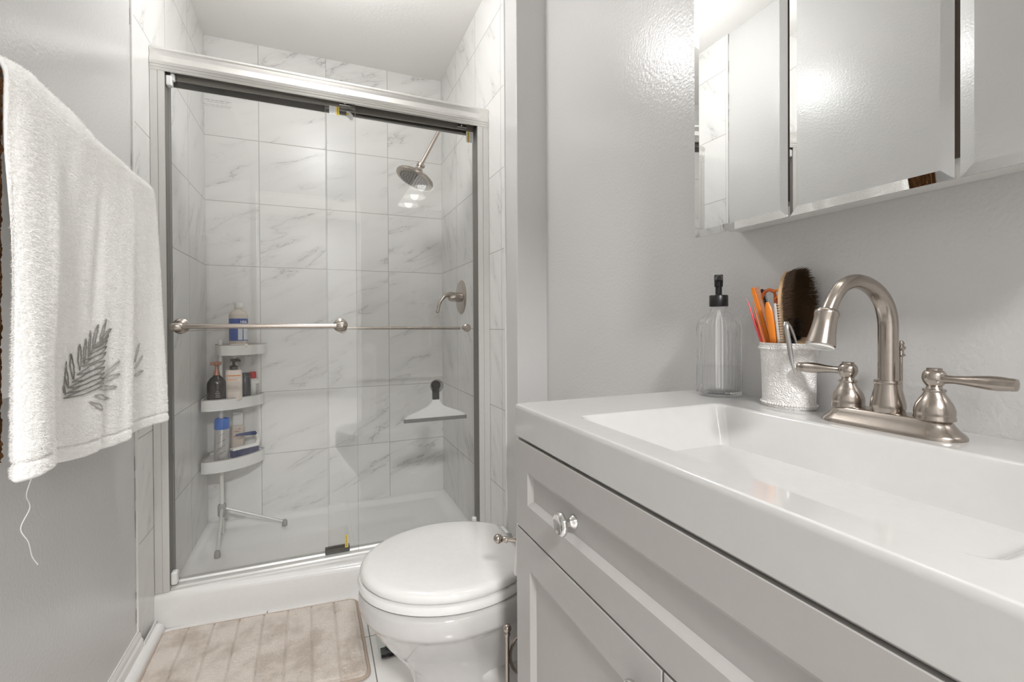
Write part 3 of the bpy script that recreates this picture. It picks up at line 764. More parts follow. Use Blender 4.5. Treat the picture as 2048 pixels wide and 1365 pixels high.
hp = smooth_poly([seg(0.93, 0.096), seg(0.7, 0.099), seg(0.4, 0.102), seg(0.18, 0.104)], 12).tolist()
build(MB().tube(hp, [0.0095, 0.0095, 0.0095, 0.009, 0.0085, 0.008, 0.0075, 0.007, 0.0065, 0.006, 0.005, 0.003], 12), 'grip', pr('navy_grip', (36, 54, 104), 0.4), t)
mb = MB()
for k in range(420):
    u = random.uniform(0.03, 0.99); q = random.uniform(-0.014, 0.014)
    p = seg(u, 0.038) + S_ * q; e = p + Vector((random.uniform(-0.003, 0.003), random.uniform(-0.003, 0.003), -0.035))
    mb.tube([p, e], [0.0011, 0.0009], 4)
bb = build(mb, 'bristles', pr('navy_bristle', (34, 46, 104), 0.5, var=0.4, bscale=200), t, weld=False); bb['kind'] = 'stuff'

# ------------------------------------------------------------------ bath rug
def fuzz(shape, k=1):
    a = rng.normal(size=shape)
    for _ in range(k):
        a = (a + np.roll(a, 1, 0) + np.roll(a, -1, 0) + np.roll(a, 1, 1) + np.roll(a, -1, 1)) / 5
    return a / a.std()
def value_noise(X, Y, cell, seed):
    r = np.random.default_rng(seed); g = r.random((256, 256))
    xi = np.floor(X / cell).astype(int); yi = np.floor(Y / cell).astype(int)
    fx = X / cell - xi; fy = Y / cell - yi
    fx = fx * fx * (3 - 2 * fx); fy = fy * fy * (3 - 2 * fy)
    G = lambda a, b: g[a % 256, b % 256]
    return (G(xi, yi) * (1 - fx) + G(xi + 1, yi) * fx) * (1 - fy) + (G(xi, yi + 1) * (1 - fx) + G(xi + 1, yi + 1) * fx) * fy - 0.5
rug = thing('bath_rug', (-0.16, 1.53, 0), 'beige ribbed plush bath rug in front of the shower tray', 'rug')
nu, nv = 330, 250
us = np.linspace(0, 1, nu); vs_ = np.linspace(0, 1, nv)
U, V = np.meshgrid(us, vs_)
CBL, CBR, CFR, CFL = np.array((-0.453, 1.758)), np.array((0.119, 1.712)), np.array((0.126, 1.318)), np.array((-0.447, 1.362))
Pxy = (CFL[None, None] * ((1 - U) * (1 - V))[..., None] + CFR * (U * (1 - V))[..., None] + CBR * (U * V)[..., None] + CBL * ((1 - U) * V)[..., None])
lx, ly = U * 0.575, V * 0.40
# rounded corners
rc = 0.028
for (cu, cv, su, sv) in ((0, 0, 1, 1), (0.575, 0, -1, 1), (0, 0.40, 1, -1), (0.575, 0.40, -1, -1)):
    ax_ = np.clip(rc - su * (lx - cu), 0, rc) / rc; ay_ = np.clip(rc - sv * (ly - cv), 0, rc) / rc
    m_ = np.maximum(ax_, ay_); ln = np.hypot(ax_, ay_); k = np.where(ln > 0, m_ / np.maximum(ln, 1e-9), 1)
    dx = (1 - k) * ax_ * rc * su; dy = (1 - k) * ay_ * rc * sv
    Pxy[..., 0] += dx; Pxy[..., 1] += dy
edge = np.minimum(np.minimum(lx, 0.575 - lx), np.minimum(ly, 0.40 - ly))
rib = 0.0716
ph = np.abs(((lx - 0.0) / rib + 0.5) % 1 - 0.5) * rib
Z = 0.016 * np.clip(edge / 0.012, 0, 1) ** 0.5 - 0.0070 * np.exp(-(ph / 0.0026) ** 2) - 0.004 * np.exp(-((edge - 0.012) / 0.003) ** 2)
Z += 0.0022 * value_noise(lx + 3, ly, 0.03, 1) + 0.0006 * fuzz(U.shape, 1) * (edge > 0.004)
Z = np.maximum(Z, 0.0012)
Z[edge < 1e-6] = 0.0008
P = np.dstack([Pxy[..., 0], Pxy[..., 1], Z])
rugm = M['rug']
# brushed nap: darker and lighter patches that belong to the pile
t_ = NT(rugm); bs = rugm.node_tree.nodes['Principled BSDF']
tc = t_.node('ShaderNodeTexCoord'); n_ = t_.node('ShaderNodeTexNoise'); t_.link(tc.outputs['Object'], n_.inputs['Vector'])
n_.inputs['Scale'].default_value = 11; n_.inputs['Detail'].default_value = 5; n_.inputs['Roughness'].default_value = 0.65
old = bs.inputs['Base Color'].links[0].from_socket
mx = t_.mix(t_.ramp(n_.outputs[0], 0.42, 0.70, 0, 0.8), old, lin((172, 158, 145)))
t_.link(mx, bs.inputs['Base Color'])
build(MB().grid(P), 'pile', rugm, rug, ang=80, weld=False)
outl = [tuple(P[0, i]) for i in range(nu)] + [tuple(P[j, -1]) for j in range(1, nv)] + [tuple(P[-1, i]) for i in range(nu - 2, -1, -1)] + [tuple(P[j, 0]) for j in range(nv - 2, 0, -1)]
outl = outl[::4]
mb = MB(); rings = []
for i, p in enumerate(outl):
    q = Vector(outl[(i + 1) % len(outl)]); d = (q - Vector(outl[i - 1])).normalized(); u = Vector((-d.y, d.x, 0))
    rings.append([Vector((p[0], p[1], 0.0055)) + u * (0.0045 * math.cos(a)) + Vector((0, 0, 0.005 * math.sin(a))) for a in np.linspace(0, 2 * PI, 8, endpoint=False)])
mb.loft(rings, loop=True)
build(mb, 'bound_edge', pr('tan_binding', (176, 160, 146), 0.9, bump=0.3, bscale=600), rug)

# ------------------------------------------------------------------ toilet
TY = 1.09
toi = thing('toilet', (0.45, TY, 0), 'white two piece toilet with closed lid beside the vanity', 'toilet')
def egg(cx, af, ab, b, z, xcut=9, n=72):
    ring = []
    for i in range(n):
        a = 2 * PI * i / n; ca, sa = math.cos(a), math.sin(a)
        x = cx + (ab if ca > 0 else af) * ca
        ring.append([min(x, xcut), TY + b * sa, z])
    return ring
def eggs(params): return [egg(*p) for p in params]
cx = 0.292
def lid_ring(k, z, dk=0.0):
    return egg(cx, 0.208 * k + dk, 0.199 * k + dk, 0.178 * k + dk, z, 0.455 + dk)
rg = [lid_ring(1, 0.398, -0.004), lid_ring(1, 0.402, 0.0), lid_ring(1, 0.409, 0.001), lid_ring(1, 0.415, -0.002), lid_ring(1, 0.419, -0.008), lid_ring(1, 0.421, -0.018), lid_ring(0.6, 0.4225), lid_ring(0.2, 0.4228)]
build(MB().loft(rg), 'lid', M['seat'], toi, ang=40)
rg = [lid_ring(1, 0.376, 0.0), lid_ring(1, 0.380, 0.005), lid_ring(1, 0.388, 0.006), lid_ring(1, 0.3945, 0.002), lid_ring(1, 0.3965, -0.006)]
build(MB().loft(rg), 'seat', M['seat'], toi, ang=40)
for y in (TY - 0.075, TY + 0.075):
    build(MB().tube([(0.462, y - 0.022, 0.402), (0.462, y + 0.022, 0.402)], 0.011, 14).box(0.452, 0.478, y - 0.018, y + 0.018, 0.37, 0.40), 'hinge', M['seat'], toi, bevel=0.002)
ps = [  # z, front x, back x, half width
    (0.0, 0.200, 0.640, 0.112), (0.012, 0.200, 0.640, 0.112), (0.02, 0.206, 0.636, 0.106), (0.06, 0.208, 0.63, 0.100), (0.12, 0.205, 0.62, 0.096), (0.17, 0.190, 0.60, 0.098),
    (0.205, 0.165, 0.58, 0.108), (0.24, 0.138, 0.57, 0.126), (0.275, 0.115, 0.56, 0.148), (0.305, 0.098, 0.55, 0.166), (0.322, 0.090, 0.54, 0.176), (0.326, 0.084, 0.53, 0.183), (0.335, 0.080, 0.53, 0.186), (0.362, 0.080, 0.53, 0.186), (0.370, 0.083, 0.53, 0.184), (0.3735, 0.090, 0.525, 0.178)]
rg = []
for z, xf, xb, hw_ in ps:
    c_ = xf + 0.20 if z > 0.2 else xf + 0.17
    rg.append(egg(c_, c_ - xf, xb - c_, hw_, z))
build(MB().loft(rg), 'bowl', M['porcelain'], toi, ang=60)
# deck behind the bowl, trapway bulge, foot
build(MB().loft([rrect(0.47, 0.765, TY - 0.11, TY + 0.11, 0.04, z) for z in (0.25, 0.375)]), 'deck', M['porcelain'], toi, bevel=0.01, seg=3)
for s in (-1, 1):
    tw = smooth_poly([(0.30, TY + s * 0.045, 0.20), (0.37, TY + s * 0.070, 0.165), (0.44, TY + s * 0.085, 0.125), (0.51, TY + s * 0.085, 0.075), (0.55, TY + s * 0.080, 0.04)], 20).tolist()
    build(MB().tube(tw, [0.020 + 0.024 * math.sin(PI * (0.1 + 0.8 * i / 19)) for i in range(20)], 18), 'trapway', M['porcelain'], toi)
    build(MB().lathe([(0.013, 0), (0.013, 0.006), (0.009, 0.014), (0.0005, 0.016)], (0.46, TY + s * 0.135, 0.0), n=18), 'bolt_cap', M['seat'], toi)
build(MB().loft([rrect(0.580 - k, 0.766, TY - 0.22 - k, TY + 0.22 + k, 0.03, z) for z, k in ((0.376, -0.02), (0.40, -0.008), (0.665, 0.0))]), 'tank', M['porcelain'], toi, bevel=0.006)
build(MB().loft([rrect(0.570, 0.767, TY - 0.23, TY + 0.23, 0.03, z) for z in (0.665, 0.698)]), 'tank_lid', M['porcelain'], toi, bevel=0.01, seg=3)
build(MB().tube([(0.578, TY + 0.16, 0.65), (0.560, TY + 0.16, 0.65), (0.556, TY + 0.10, 0.645)], [0.012, 0.009, 0.007], 12), 'flush_lever', M['chrome'], toi)

# ------------------------------------------------------------------ bathroom scale on the floor
sca = thing('bathroom_scale', (0.28, 1.56, 0), 'glass bathroom scale with black strip on the floor past the rug', 'scale')
build(MB().loft([rrect(0.156, 0.436, 1.372, 1.652, 0.018, z) for z in (0.018, 0.026)]), 'glass_top', glass('scale_glass', (0.93, 0.95, 0.94), f0=0.05), sca, flat=True)
build(MB().box(0.1625, 0.42, 1.3785, 1.406, 0.006, 0.0176), 'black_strip', pr('black_gloss', (18, 18, 18), 0.08), sca)
for x in (0.19, 0.42):
    for y in (1.40, 1.63):
        build(MB().lathe([(0.016, 0), (0.016, 0.018)], (x, y, 0.0), n=18), 'foot', M['black_plastic'], sca)

# ------------------------------------------------------------------ toilet paper stand and roll
TX, TYY = 0.425, 0.862
st = thing('toilet_paper_stand', (TX, TYY, 0), 'brushed nickel toilet paper stand between toilet and vanity', 'paper stand')
build(MB().lathe([(0.074, 0), (0.075, 0.004), (0.070, 0.010), (0.030, 0.014), (0.012, 0.018)], (TX, TYY, 0), n=40), 'base', M['nickel'], st)
AB = Vector((0.339, 0.894, 0.524)); AE = Vector((0.47, 0.835, 0.513))
build(MB().tube([(0.47, 0.835, 0.012), (0.47, 0.835, 0.50), AE + Vector((0.0, 0, 0.0))], 0.006, 12), 'pole', M['nickel'], st)
build(MB().tube([AE, AE + (AB - AE) * 0.5, AB], 0.0042, 12), 'arm', M['nickel'], st)
def ball(c, r, n=20):
    return MB().lathe([(r * math.sin(t), -r * math.cos(t)) for t in np.linspace(0.02, PI - 0.02, 14)], c, n=n)
dirA = (AB - AE).normalized()
build(ball(AB, 0.0095).lathe([(0.006, -0.020), (0.0068, -0.016), (0.0045, -0.010), (0.006, -0.008)], AB, tuple(dirA), 16), 'finial', M['nickel'], st)
for k, (x, y) in enumerate(((0.352, 0.879), (0.440, 0.800), (0.445, 0.912))):
    build(MB().tube([(x, y, 0.006), (x, y, 0.336)], 0.0042, 10), 'upright', M['nickel'], st)
    build(ball((x, y, 0.345), 0.0085).lathe([(0.006, -0.014), (0.0065, -0.010), (0.005, -0.007)], (x, y, 0.345), n=14), 'finial', M['nickel'], st)
ringp = [(0.4195 + 0.066 * math.cos(a), 0.872 + 0.066 * math.sin(a), 0.05) for a in np.linspace(0, 2 * PI, 33)]
build(MB().tube(ringp, 0.003, 8), 'storage_ring', M['nickel'], st)
hoop = [(0.376 + 0.036 * 0.95 * (1 - math.cos(a)) - 0.012, 0.868 - 0.02 * (1 - math.cos(a)), 0.285 + 0.042 * math.sin(a)) for a in np.linspace(-PI * 0.95, PI * 0.95, 30)]
hoop = [(0.402 + 0.042 * math.cos(a), 0.872 - 0.012 * math.cos(a), 0.283 + 0.050 * math.sin(a)) for a in np.linspace(0, 2 * PI, 33)]
build(MB().tube(hoop, 0.0034, 8), 'wire_hoop', M['nickel'], st)
rc_ = AE + (AB - AE) * 0.415 + Vector((0, 0, -0.013)); u_ = (AB - AE).normalized()
roll = thing('toilet_paper_roll', tuple(rc_), 'white toilet paper roll on the nickel stand arm', 'toilet paper')
build(MB().lathe([(0.021, -0.048), (0.050, -0.048), (0.053, -0.045), (0.053, 0.045), (0.050, 0.048), (0.021, 0.048)], rc_, tuple(u_), 48).v and MB().loft([[tuple(rc_ + basis(u_)[0] * (r * math.cos(a)) + basis(u_)[1] * (r * math.sin(a)) + u_ * h) for a in np.linspace(0, 2 * PI, 48, endpoint=False)] for r, h in ((0.0205, -0.048), (0.050, -0.048), (0.053, -0.045), (0.053, 0.045), (0.050, 0.048), (0.0205, 0.048))], loop=True), 'paper', pr('white_tissue', (238, 236, 233), 0.95, bump=0.2, bscale=300), roll)
build(MB().loft([[tuple(rc_ + basis(u_)[0] * (r * math.cos(a)) + basis(u_)[1] * (r * math.sin(a)) + u_ * h) for a in np.linspace(0, 2 * PI, 32, endpoint=False)] for r, h in ((0.0188, -0.0478), (0.0204, -0.0478), (0.0204, 0.0478), (0.0188, 0.0478))], loop=True), 'cardboard_core', pr('cardboard', (176, 150, 122), 0.9), roll)

# ------------------------------------------------------------------ vanity cabinet
VX, VY0, VY1, VZ1 = 0.327, 0.001, 0.769, 0.764
vc = thing('vanity_cabinet', (0.55, 0.385, 0), 'grey shaker vanity cabinet with a drawer and two doors', 'cabinet')
b = MB().box(VX + 0.020, XW - 0.002, VY0 + 0.004, VY0 + 0.020, 0.09, 0.7635).box(VX + 0.020, XW - 0.002, VY1 - 0.017, VY1 - 0.001, 0.09, 0.7635).box(VX + 0.020, XW - 0.002, VY0 + 0.020, VY1 - 0.017, 0.09, 0.106).box(XW - 0.008, XW - 0.002, VY0 + 0.020, VY1 - 0.017, 0.106, 0.7635)
b.box(VX + 0.07, XW - 0.002, VY0 + 0.004, VY1 - 0.001, 0.0, 0.09)
build(b, 'carcass', M['cabinet'], vc, bevel=0.001)
build(MB().box(VX + 0.016, VX + 0.0199, VY0 + 0.012, VY1 - 0.010, 0.10, 0.7625), 'inner_frame', M['cabinet_dark'], vc)
def shaker(name, y0, y1, z0, z1, st_, bev=0.009, dep=0.008):
    r = lambda k, x: [(x, y0 + k, z0 + k), (x, y1 - k, z0 + k), (x, y1 - k, z1 - k), (x, y0 + k, z1 - k)]
    rg = [r(0.0, VX + 0.0185), r(0.0, VX + 0.0008), r(0.0008, VX), r(st_, VX), r(st_ + bev, VX + dep)]
    return build(MB().loft(rg), name, M['cabinet'], vc, flat=True)
drw = shaker('drawer', VY0, VY1, 0.608, 0.7605, 0.048)
d1 = shaker('door', 0.3865, VY1, 0.105, 0.6045, 0.056)
d2 = shaker('door', VY0, 0.3835, 0.105, 0.6045, 0.056)
def knob(par, y, z):
    c = (VX + 0.008, y, z)
    b = MB().lathe([(0.0105, 0), (0.0105, 0.003), (0.007, 0.006), (0.0052, 0.010), (0.0055, 0.014), (0.012, 0.017), (0.0165, 0.020), (0.0172, 0.023), (0.0160, 0.026), (0.0135, 0.0275), (0.012, 0.0262), (0.0005, 0.0245)], c, (-1, 0, 0), 40)
    return build(b, 'knob', M['chrome'], par, ang=50)
k = knob(drw, 0.577, 0.684); knob(drw, 0.193, 0.684); knob(d1, 0.415, 0.56); knob(d2, 0.355, 0.56)
for o in (d1, d2): pass

# vanity top with moulded basin
vt = thing('vanity_countertop', (0.55, 0.385, 0.764), 'glossy white vanity top with integral rectangular basin', 'vanity top')
x0, x1, y0, y1 = 0.325, XW - 0.001, -0.003, 0.771
rg = [rrect(x0 + 0.004, x1, y0 + 0.004, y1 - 0.004, 0.003, 0.764), rrect(x0 + 0.001, x1, y0 + 0.001, y1 - 0.0005, 0.003, 0.768), rrect(x0, x1, y0, y1, 0.003, 0.815), rrect(x0 + 0.0012, x1, y0 + 0.0012, y1 - 0.0012, 0.003, 0.8212), rrect(x0 + 0.004, x1 - 0.002, y0 + 0.004, y1 - 0.004, 0.003, 0.823)]
def basin(k, z, r): return rrect(0.368 + k * 0.7, 0.652 - k, 0.145 + k * 1.3, 0.622 - k * 1.3, r, z)
rg += [basin(-0.003, 0.823, 0.020), basin(0.0, 0.8222, 0.018), basin(0.003, 0.8195, 0.017), basin(0.0045, 0.815, 0.016), basin(0.040, 0.752, 0.014), basin(0.044, 0.745, 0.014), basin(0.052, 0.740, 0.014)]
rg.append(rrect(0.505, 0.545, 0.365, 0.405, 0.0199, 0.734))
build(MB().loft(rg), 'countertop', M['counter'], vt, ang=80, wn=True)
build(MB().lathe([(0.026, 0), (0.028, 0.001), (0.026, 0.003), (0.016, 0.003), (0.015, 0.006), (0.0005, 0.008)], (0.525, 0.385, 0.734), n=32), 'drain', M['nickel'], vt)

# ------------------------------------------------------------------ faucet
FX, FY, FZ = 0.702, 0.382, 0.823
fau = thing('faucet', (FX, FY, FZ), 'brushed nickel two handle faucet with high arc spout', 'faucet')
def stadium(hx, hy, z, n=14):
    pts = []
    for i in range(n + 1):
        a = PI * i / n; pts.append((FX + hx * math.cos(a), FY + hy - hx + hx * math.sin(a), z))
    for i in range(n + 1):
        a = PI + PI * i / n; pts.append((FX + hx * math.cos(a), FY - hy + hx + hx * math.sin(a), z))
    return pts
rg = [stadium(0.0275, 0.082, FZ), stadium(0.0275, 0.082, FZ + 0.003), stadium(0.026, 0.080, FZ + 0.006), stadium(0.023, 0.075, FZ + 0.010), stadium(0.0205, 0.070, FZ + 0.016), stadium(0.019, 0.067, FZ + 0.021), stadium(0.017, 0.064, FZ + 0.023), stadium(0.010, 0.05, FZ + 0.0235)]
build(MB().loft(rg), 'deck_plate', M['nickel'], fau, ang=50)
zb = FZ + 0.022
build(MB().lathe([(0.0185, 0), (0.0185, 0.003), (0.0195, 0.006), (0.0192, 0.012), (0.0172, 0.022), (0.0150, 0.032), (0.0143, 0.038), (0.0150, 0.0385), (0.0155, 0.0405), (0.0150, 0.0425), (0.0115, 0.043)], (FX, FY, zb), n=40), 'spout_collar', M['nickel'], fau)
ctr = smooth_poly([(0.7025, FY, zb + 0.03), (0.7025, FY, 0.90), (0.7025, FY, 0.94), (0.7015, FY, 0.968), (0.692, FY, 0.9915), (0.6695, FY, 1.0095), (0.639, FY, 1.0175), (0.612, FY, 1.0120), (0.5955, FY, 0.9985), (0.5855, FY, 0.985), (0.578, FY, 0.972)], 46).tolist()
p_end = Vector(ctr[-1]); dv = Vector((-0.30, 0, -0.955)).normalized()
build(MB().tube(ctr, [0.0112 - 0.0030 * sstep(0.3, 0.8, k / 45) for k in range(46)], 28), 'spout', M['nickel'], fau)
e0 = p_end - dv * 0.004
build(MB().lathe([(0.0085, -0.006), (0.0120, -0.004), (0.0134, -0.001), (0.0132, 0.002), (0.0124, 0.005), (0.0130, 0.016), (0.0142, 0.027), (0.0158, 0.036), (0.0164, 0.040), (0.0152, 0.0415)], e0, tuple(dv), 40), 'spray_head', M['nickel'], fau)
build(MB().lathe([(0.0152, 0.0410), (0.0146, 0.0435), (0.0080, 0.0435), (0.0070, 0.0420), (0.0005, 0.0420)], e0, tuple(dv), 36), 'aerator', pr('pale_grey_aerator', (205, 203, 200), 0.4), fau)
for s in (1, -1):
    hy = FY + s * 0.0508
    hd = build(MB().lathe([(0.0205, 0), (0.0205, 0.003), (0.0198, 0.0045), (0.0202, 0.007), (0.0200, 0.012), (0.0180, 0.019), (0.0140, 0.026), (0.0110, 0.031), (0.0100, 0.034), (0.0112, 0.0345), (0.0116, 0.0360), (0.0110, 0.0375), (0.0085, 0.0380), (0.0075, 0.0405), (0.0085, 0.042), (0.0108, 0.0455), (0.0122, 0.0505), (0.0116, 0.0560), (0.0095, 0.0595), (0.0078, 0.0605), (0.0078, 0.0625), (0.0070, 0.0632), (0.0005, 0.0632)], (FX, hy, zb), n=40), 'handle', M['nickel'], fau)
    zl = zb + 0.0505
    prof = [(0.0058, 0.008), (0.0050, 0.014), (0.0048, 0.020), (0.0056, 0.030), (0.0072, 0.042), (0.0082, 0.052), (0.0082, 0.060), (0.0074, 0.067), (0.0070, 0.068), (0.0074, 0.070), (0.0066, 0.074), (0.0005, 0.0755)]
    build(MB().lathe(prof, (FX, hy, zl), (0.0, s, 0.0), 28, sx=1.0, sy=1.0), 'lever', M['nickel'], hd)
rod = MB().tube([(FX + 0.034, FY + 0.003, FZ), (FX + 0.034, FY + 0.003, 0.925)], 0.0024, 10)
rod.lathe([(0.004, 0.0), (0.0062, 0.002), (0.004, 0.004), (0.0035, 0.008), (0.0058, 0.011), (0.0058, 0.013), (0.0035, 0.015), (0.0045, 0.018), (0.003, 0.021), (0.0005, 0.022)], (FX + 0.034, FY + 0.003, 0.918), n=18)
build(rod, 'popup_rod', M['nickel'], fau)

# ------------------------------------------------------------------ soap dispenser
bc = (0.727, 0.690); CZ = 0.823
sd = thing('soap_dispenser', (bc[0], bc[1], CZ), 'ribbed clear glass soap dispenser with black pump', 'soap dispenser')
out_p = [(0.036, 0.0), (0.0405, 0.003), (0.0415, 0.008), (0.0405, 0.012), (0.0415, 0.018), (0.0415, 0.130), (0.0405, 0.138), (0.036, 0.147), (0.026, 0.157), (0.0175, 0.164), (0.0155, 0.168), (0.0155, 0.176)]
in_p = [(0.0135, 0.176), (0.0135, 0.167), (0.0160, 0.1615), (0.0245, 0.1545), (0.034, 0.145), (0.038, 0.137), (0.0388, 0.130), (0.0388, 0.02), (0.036, 0.010), (0.0005, 0.008)]
mb = MB()
def ring(r, h, amt):
    return [(bc[0] + r * (1 + amt * abs(math.cos(18 * a)) - amt) * math.cos(a), bc[1] + r * (1 + amt * abs(math.cos(18 * a)) - amt) * math.sin(a), CZ + h) for a in np.linspace(0, 2 * PI, 216, endpoint=False)]
mb.loft([ring(r, h, 0.05 if 0.015 < h < 0.16 else 0.0) for r, h in out_p] + [ring(r, h, 0) for r, h in in_p], cap0=True, cap1=True)
bg = bpy.data.materials.new('ribbed_clear_glass'); bg.use_nodes = True
t_ = NT(bg); t_.n.remove(t_.n['Principled BSDF'])
g_ = t_.node('ShaderNodeBsdfGlass'); g_.inputs['IOR'].default_value = 1.28; g_.inputs['Roughness'].default_value = 0.02; g_.inputs['Color'].default_value = (1, 1, 1, 1)
x_ = t_.node('ShaderNodeBsdfTransparent'); m_ = t_.node('ShaderNodeMixShader'); m_.inputs[0].default_value = 0.6
t_.link(x_.outputs[0], m_.inputs[1]); t_.link(g_.outputs[0], m_.inputs[2]); t_.link(m_.outputs[0], t_.n['Material Output'].inputs[0])
build(mb, 'glass_body', bg, sd, ang=60)
liq = glass('clear_soap', (0.985, 0.987, 0.987), strength=0.3, f0=0.02)
build(MB().lathe([(0.034, 0.0095), (0.0382, 0.020), (0.0382, 0.056), (0.0375, 0.0575), (0.0005, 0.0575)], (bc[0], bc[1], CZ), n=48), 'liquid_soap', liq, sd)
build(MB().tube([(bc[0], bc[1], CZ + 0.012), (bc[0], bc[1], CZ + 0.17)], 0.0038, 12), 'dip_tube', pr('milky_tube', (226, 226, 224), 0.4), sd)
b = MB().lathe([(0.0168, 0.174), (0.0172, 0.175), (0.0172, 0.195), (0.0165, 0.196), (0.0075, 0.1965), (0.0060, 0.198), (0.0060, 0.212), (0.0078, 0.213), (0.0082, 0.232), (0.0078, 0.236), (0.0005, 0.2365)], (bc[0], bc[1], CZ), n=36, ribs=0)
u = Vector((-0.7, -0.72, 0)).normalized()
p = Vector((bc[0], bc[1], CZ + 0.229))
b.tube([p, p + u * 0.012, p + u * 0.026, p + u * 0.036 + Vector((0, 0, -0.002))], [0.0072, 0.0068, 0.005, 0.0042], 14)
build(b, 'pump', M['black_plastic'], sd)

# ------------------------------------------------------------------ brush cup and its contents
CX, CYY = 0.722, 0.541
cup = thing('tumbler', (CX, CYY, CZ), 'white embossed oval tumbler holding combs and brushes', 'cup')
cm = pr('white_embossed_ceramic', (236, 233, 230), 0.4)
t_ = NT(cm); bs = cm.node_tree.nodes['Principled BSDF']
tc = t_.node('ShaderNodeTexCoord'); wv = t_.node('ShaderNodeTexWave', wave_type='RINGS'); t_.link(tc.outputs['Object'], wv.inputs['Vector'])
wv.inputs['Scale'].default_value = 48; wv.inputs['Distortion'].default_value = 16; wv.inputs['Detail'].default_value = 0.6; wv.inputs['Detail Scale'].default_value = 2.6
bn = t_.node('ShaderNodeBump'); bn.inputs['Strength'].default_value = 0.5; bn.inputs['Distance'].default_value = 0.003
t_.link(wv.outputs['Fac'], bn.inputs['Height']); t_.link(bn.outputs[0], bs.inputs['Normal'])
pf = [(0.88, 0.0), (0.92, 0.002), (0.93, 0.005), (0.905, 0.008), (0.90, 0.010), (0.91, 0.050), (0.95, 0.092), (0.965, 0.096), (1.0, 0.098), (1.005, 0.101), (0.99, 0.103), (0.97, 0.104), (1.0, 0.1055), (0.99, 0.108), (0.93, 0.108), (0.90, 0.100), (0.85, 0.050), (0.83, 0.008)]
mb = MB().loft([[(CX + 0.0335 * k * math.cos(a), CYY + 0.049 * k * math.sin(a), CZ + h) for a in np.linspace(0, 2 * PI, 72, endpoint=False)] for k, h in pf])
build(mb, 'body', cm, cup, ang=50)
for hb, k in ((0.0065, 0.935), (0.0985, 1.0)):
    mb = MB()
    for i in range(64):
        a = 2 * PI * i / 64
        c = (CX + 0.0335 * k * math.cos(a), CYY + 0.049 * k * math.sin(a), CZ + hb)
        mb.lathe([(0.0019 * math.sin(q), -0.0019 * math.cos(q)) for q in np.linspace(0.05, PI - 0.05, 6)], c, n=8)
    build(mb, 'beaded_rim', cm, cup)

orange = pr('orange_comb_plastic', (226, 128, 34), 0.3, var=0.05)
amber = pr('dark_orange_plastic', (176, 84, 30), 0.3, var=0.15)
pink = pr('coral_pink_plastic', (226, 84, 92), 0.35)
# each tool leans: foot F inside the cup, head T above the rim
def axis_frame(Fp, Tp, face):
    Fp, Tp = Vector(Fp), Vector(Tp); d = (Tp - Fp).normalized()
    w = Vector(face); w = (w - d * w.dot(d)).normalized()   # width direction
    n = d.cross(w)
    return Fp, Tp, d, w, n
wside = Vector((0.12, -1.0, 0))      # to the right in the photograph: along -Y
def stick(name, label, Fp, Tp, r, mat, cat):
    Fp, Tp = Vector(Fp), Vector(Tp)
    pts = [Fp + (Tp - Fp) * (i / 14) for i in range(15)]
    rs = [r] * 11 + [r * 0.85, r * 0.65, r * 0.4, r * 0.12]
    return tag(build(MB().tube(pts, rs, 10), name, mat), label, cat)
stick('comb_tail', 'thin coral pink stick leaning leftmost in the white tumbler', (0.715, 0.549, 0.836), (0.700, 0.604, 1.008), 0.0026, pink, 'stick')
stick('comb_tail', 'thin dark orange stick beside the coral pink stick', (0.709, 0.545, 0.836), (0.700, 0.5935, 1.004), 0.0026, amber, 'stick')
def comb(name, label, Fp, Tp, w, teeth0, mat, tl, side=1, spine=0.45, n=44, cat='comb', par=None, spikes=False):
    Fp, Tp, d, wd, nn = axis_frame(Fp, Tp, wside * side)
    L = (Tp - Fp).length
    t = thing(name, tuple(Fp), label, cat, 'combs in the white tumbler')
    hw_ = w * spine / 2
    rg = []
    for u in np.linspace(0, 1, 16):
        k = 0.75 + 0.25 * min(1, u / 0.3); e = 1.0 if u < 0.96 else 0.8
        c = Fp + d * (L * u) - wd * (w / 2 - hw_)
        th = 0.0016 * (1.2 if u < teeth0 else 1)
        rg.append([c + wd * (hw_ * k * e) + nn * th, c - wd * (hw_ * k * e) + nn * th, c - wd * (hw_ * k * e) - nn * th, c + wd * (hw_ * k * e) - nn * th])
    build(MB().loft(rg), 'spine', mat, t, bevel=0.0006)
    mb = MB()
    for i in range(n):
        u = teeth0 + (0.985 - teeth0) * i / (n - 1)
        c = Fp + d * (L * u) - wd * (w / 2 - 2 * hw_ + 0.001)
        l = w * (1 - spine) * tl
        mb.tube([c, c + wd * l * 0.7, c + wd * l], [0.00075, 0.00065, 0.0003], 5)
    te = build(mb, 'teeth', mat, t, weld=False)
    return t
comb('hair_comb', 'bright orange fine toothed comb, tallest in the tumbler', (0.723, 0.543, 0.838), (0.706, 0.5915, 1.029), 0.0175, 0.42, orange, 1.0, spine=0.42, n=46)
comb('hair_comb', 'black comb peeking out behind the bright orange comb', (0.733, 0.548, 0.838), (0.728, 0.594, 1.026), 0.010, 0.45, M['black_plastic'], 1.0, spine=0.5, n=36)
# rounded orange handle
Fp, Tp = Vector((0.712, 0.542, 0.838)), Vector((0.700, 0.563, 1.000))
pts = [Fp + (Tp - Fp) * (i / 16) for i in range(17)]
rs = [0.004 + 0.0035 * sstep(0.2, 0.8, i / 16) for i in range(17)]; rs[-2] *= 0.85; rs[-1] *= 0.35
tag(build(MB().tube(pts, rs, 14, squash=(1.0, 0.55)), 'brush_handle', orange), 'rounded orange handle in the middle of the tumbler', 'handle')
